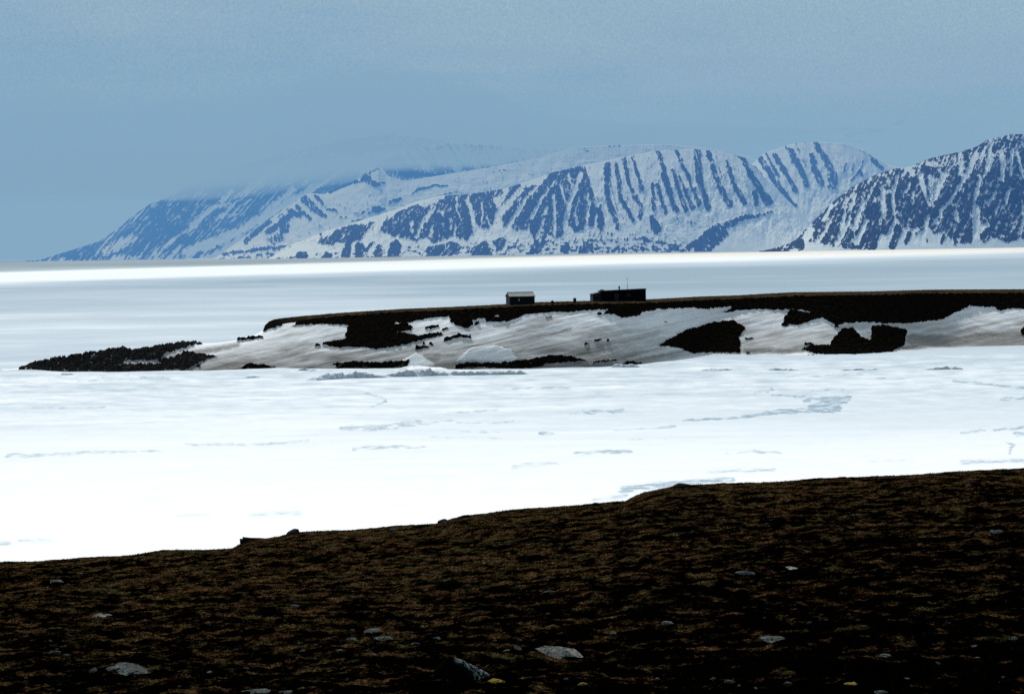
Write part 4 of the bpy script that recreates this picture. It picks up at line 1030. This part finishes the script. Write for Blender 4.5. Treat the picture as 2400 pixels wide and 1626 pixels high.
# stones
G = "stones lying in the heath"
SM = "small grey stone half sunk in the heath of the foreground slope"
stones = [  # px, py, width px, height ratio, material, label, turn
    (1313, 1532, 112, .30, m_pale, "largest pale flat stone near the lower middle", 0.1),
    (232, 1446, 34, .42, m_pale, "white stone alone on the upper left of the slope", 0.2), (252, 1441, 22, .2, m_pale, "thin white slab touching the white stone at upper left", 0.0),
    (218, 1573, 26, .5, m_stone, "left small stone of the pale lichen group at lower left", 0), (303, 1569, 96, .24, m_stone, "broad pale green lichen slab at lower left", .05), (262, 1570, 44, .3, m_stone, "middle lichen stone between the slabs at lower left", 0.3),
    (872, 1480, 42, .28, m_stone, "long thin slab, uppermost of the stone cluster left of the middle", -.05), (826, 1478, 19, .4, m_stone, None, 0), (826, 1500, 34, .3, m_stone, "slanting slab at the left end of the stone cluster", -.3), (862, 1498, 15, .6, m_stone, None, 0),
    (902, 1497, 46, .3, m_stone, "pale rounded slab in the middle of the stone cluster", 0), (967, 1494, 15, .7, m_stone, None, .5), (970, 1511, 26, .4, m_stone, "pale stone lowest in the cluster left of the middle", 0), (1027, 1497, 28, .32, m_stone, "slanting slab at the right end of the stone cluster", -.4),
    (1160, 1502, 15, .5, m_stone, None, 0), (1218, 1500, 13, .3, m_stone, None, 0), (1186, 1525, 20, .4, m_stone, None, .3), (1217, 1522, 26, .3, m_stone, "narrow tilted stone just left of the largest pale stone", -.6),
    (1316, 1484, 14, .5, m_stone, None, 0), (1439, 1485, 26, .4, m_stone, None, 0), (1561, 1461, 34, .28, m_stone, "bluish flat stone on the slope right of the middle", 0), (1289, 1388, 28, .35, m_stone, "bluish stone alone in the upper middle of the slope", .2), (1285, 1359, 14, .4, m_stone, None, 0),
    (1749, 1344, 48, .2, m_stone, "long grey slab beside the brightest white stone", .05), (1853, 1333, 42, .22, m_pale, "brightest thin white stone right of the middle", 0), (2342, 1249, 36, .35, m_stone, "grey pointed stone near the right edge of the slope", .2), (2269, 1139, 15, .6, m_stone, None, 0), (2280, 1128, 10, .5, m_stone, None, 0),
    (1938, 1146, 16, .5, m_stone, None, 0), (1850, 1148, 9, .6, m_stone, None, 0), (1791, 1448, 10, .6, m_stone, None, 0), (1895, 1460, 17, .4, m_stone, None, .4), (1815, 1498, 64, .16, m_stone, "long low slab with a mossy top right of the middle", 0), (2075, 1537, 40, .3, m_stone, "flat bluish stone in the lower right", 0), (2025, 1543, 14, .5, m_stone, None, 0),
    (2196, 1555, 18, .4, m_stone, None, 0), (2376, 1498, 28, .4, m_stone, "rough stone at the right edge low on the slope", 0), (1713, 1601, 32, .45, m_stone, "slanting bluish stone at the bottom right of the middle", -.5), (1673, 1594, 22, .5, m_stone, None, 0), (1845, 1602, 24, .4, m_stone, None, 0), (1770, 1614, 22, .3, m_stone, None, 0), (1732, 1608, 12, .5, m_stone, None, 0),
    (2064, 1623, 34, .3, m_stone, "bluish stone cut by the bottom edge at right", 0), (2127, 1592, 16, .5, m_stone, None, 0), (2290, 1542, 20, .3, m_stone, None, 0), (2352, 1588, 14, .5, m_stone, None, 0), (2224, 1461, 12, .5, m_stone, None, 0), (2283, 1516, 18, .3, m_stone, None, 0),
    (131, 1362, 36, .2, m_stone, "dim flat slab on the far left of the upper slope", 0), (291, 1416, 22, .35, m_stone, None, .1), (117, 1504, 13, .6, m_stone, None, 0), (156, 1536, 20, .45, m_stone, None, 0), (126, 1531, 30, .4, m_stone, "bluish stone on the far left low on the slope", 0), (490, 1577, 15, .5, m_pale, "small round beige stone between the lichen slab and the boulder", 0), (349, 1597, 14, .6, m_stone, None, 0),
    (578, 1567, 18, .5, m_stone, None, 0), (700, 1508, 11, .6, m_stone, None, 0), (711, 1527, 22, .3, m_stone, None, 0), (795, 1526, 22, .4, m_stone, None, 0), (600, 1622, 64, .22, m_stone, "long pale slab cut by the bottom edge at left", 0), (671, 1624, 36, .3, m_stone, "pale stone at the bottom edge beside the long slab", 0), (138, 1619, 14, .4, m_stone, None, 0), (692, 1421, 26, .3, m_stone, None, 0),
    (172, 1320, 9, .5, m_stone, None, 0), (188, 1344, 15, .4, m_stone, None, 0), (282, 1389, 11, .3, m_stone, None, 0), (920, 1243, 22, .5, m_stone, "grey stone on the brow of the slope", 0), (803, 1525, 13, .4, m_stone, None, 0), (874, 1535, 24, .4, m_stone, None, 0), (1327, 1593, 18, .3, m_stone, None, 0), (1540, 1592, 14, .4, m_stone, None, 0),
    (1600, 1141, 20, .5, m_stone, None, 0), (1660, 1150, 9, .5, m_stone, None, 0), (2050, 1120, 8, .5, m_stone, None, 0), (2345, 1135, 8, .6, m_stone, None, 0), (1990, 1440, 10, .4, m_stone, None, 0), (1450, 1560, 10, .5, m_stone, None, 0), (420, 1610, 12, .4, m_stone, None, 0), (60, 1590, 12, .4, m_stone, None, 0),
    (1158, 1597, 40, .22, m_moss, "yellow moss cushion right of the black boulder", 0), (1368, 1604, 34, .3, m_moss, "yellow moss cushion at the bottom middle", .2), (1990, 1603, 30, .25, m_moss, "yellow moss cushion at the bottom right", .1)]
for i, (sx_, sy_, wpx, hr, mt, lb, tilt_) in enumerate(stones):
    p = ground_pick(sx_, sy_)
    wm = wpx * p.y / F * (1.0 if lb else .85)
    hh = max(wm * hr, .02)
    moss = mt is m_moss
    me = rock_mesh("moss_cushion" if moss else "stone", wm * .58, wm * (.5 if hr > .28 else .75), hh * .66, mt, 700 + i, .42, 4 if wpx > 30 else 3, smooth=moss)
    o = obj("moss_cushion" if moss else "stone", me, label=lb or SM, cat="moss cushion" if moss else "stone", group="moss cushions in the heath" if moss else G)
    o.location = (p.x, p.y + .02, p.z - hh * .05); o.rotation_euler = (0, tilt_ * -1.0 if abs(tilt_) > .25 else tilt_ * .3, random.uniform(-.3, .3))
# black boulder low in the middle
p = ground_pick(1062, 1626)
o = obj("boulder", rock_mesh("boulder", .30, .26, .30, m_boulder, 812, .16, 4), label="black boulder with pale lichen down its right side at the bottom", cat="boulder")
o.location = (float(t_of(1062, 1600)[0]) * 22.6, 22.6, p.z - .06)
# block and knob on the brow
bm = bmesh.new(); bmesh.ops.create_cube(bm, size=1.0)
bmesh.ops.bevel(bm, geom=bm.edges[:], offset=.10, segments=2, affect='EDGES')
bmesh.ops.subdivide_edges(bm, edges=bm.edges[:], cuts=3, use_grid_fill=True)
for q in bm.verts:
    k_ = float(fbm(np.array([q.co.x * 3 + q.co.y]), np.array([q.co.z * 3 + q.co.y * 2]), 830, 3)[0])
    q.co = Vector((q.co.x * .46, q.co.y * .3, q.co.z * .30 * (1 - .35 * (q.co.x + .5)))) * (1 + .10 * k_)
me = bpy.data.meshes.new("boulder"); bm.to_mesh(me); bm.free(); me.materials.append(m_rock_dark)
tx, tz = t_of(597, 1279)
o = obj("boulder", me, label="square ended dark stone block jutting from the brow at left", cat="boulder")
o.location = (float(tx) * 45.6, 45.6, CH + 45.6 * float(tz)); o.rotation_euler = (0, -.03, .1)
for (sx_, sy_, wpx, hpx, lb, sd_) in [(688, 1249, 30, 15, "dark knob of rock on the brow right of the square block", 822), (1040, 1224, 24, 11, "small dark rock on the brow left of the middle", 823), (1595, 1138, 40, 10, "flat dark rock on the brow right of the middle", 824)]:
    Dq = 45.6; tx, tz = t_of(sx_, sy_)
    me = rock_mesh("boulder", wpx * .62 * Dq / F, .16, hpx * .95 * Dq / F, m_rock_dark, sd_, .14)
    o = obj("boulder", me, label=lb, cat="boulder"); o.location = (float(tx) * Dq, Dq, CH + Dq * float(tz))

# ------------------------------------------------------------------ render settings
scene.view_settings.view_transform = 'Standard'
scene.view_settings.look = 'None'
scene.view_settings.exposure = 0
scene.view_settings.gamma = 1
scene.render.engine = 'CYCLES'
scene.cycles.max_bounces = 6
scene.cycles.diffuse_bounces = 3
scene.cycles.volume_bounces = 0
scene.cycles.use_denoising = False
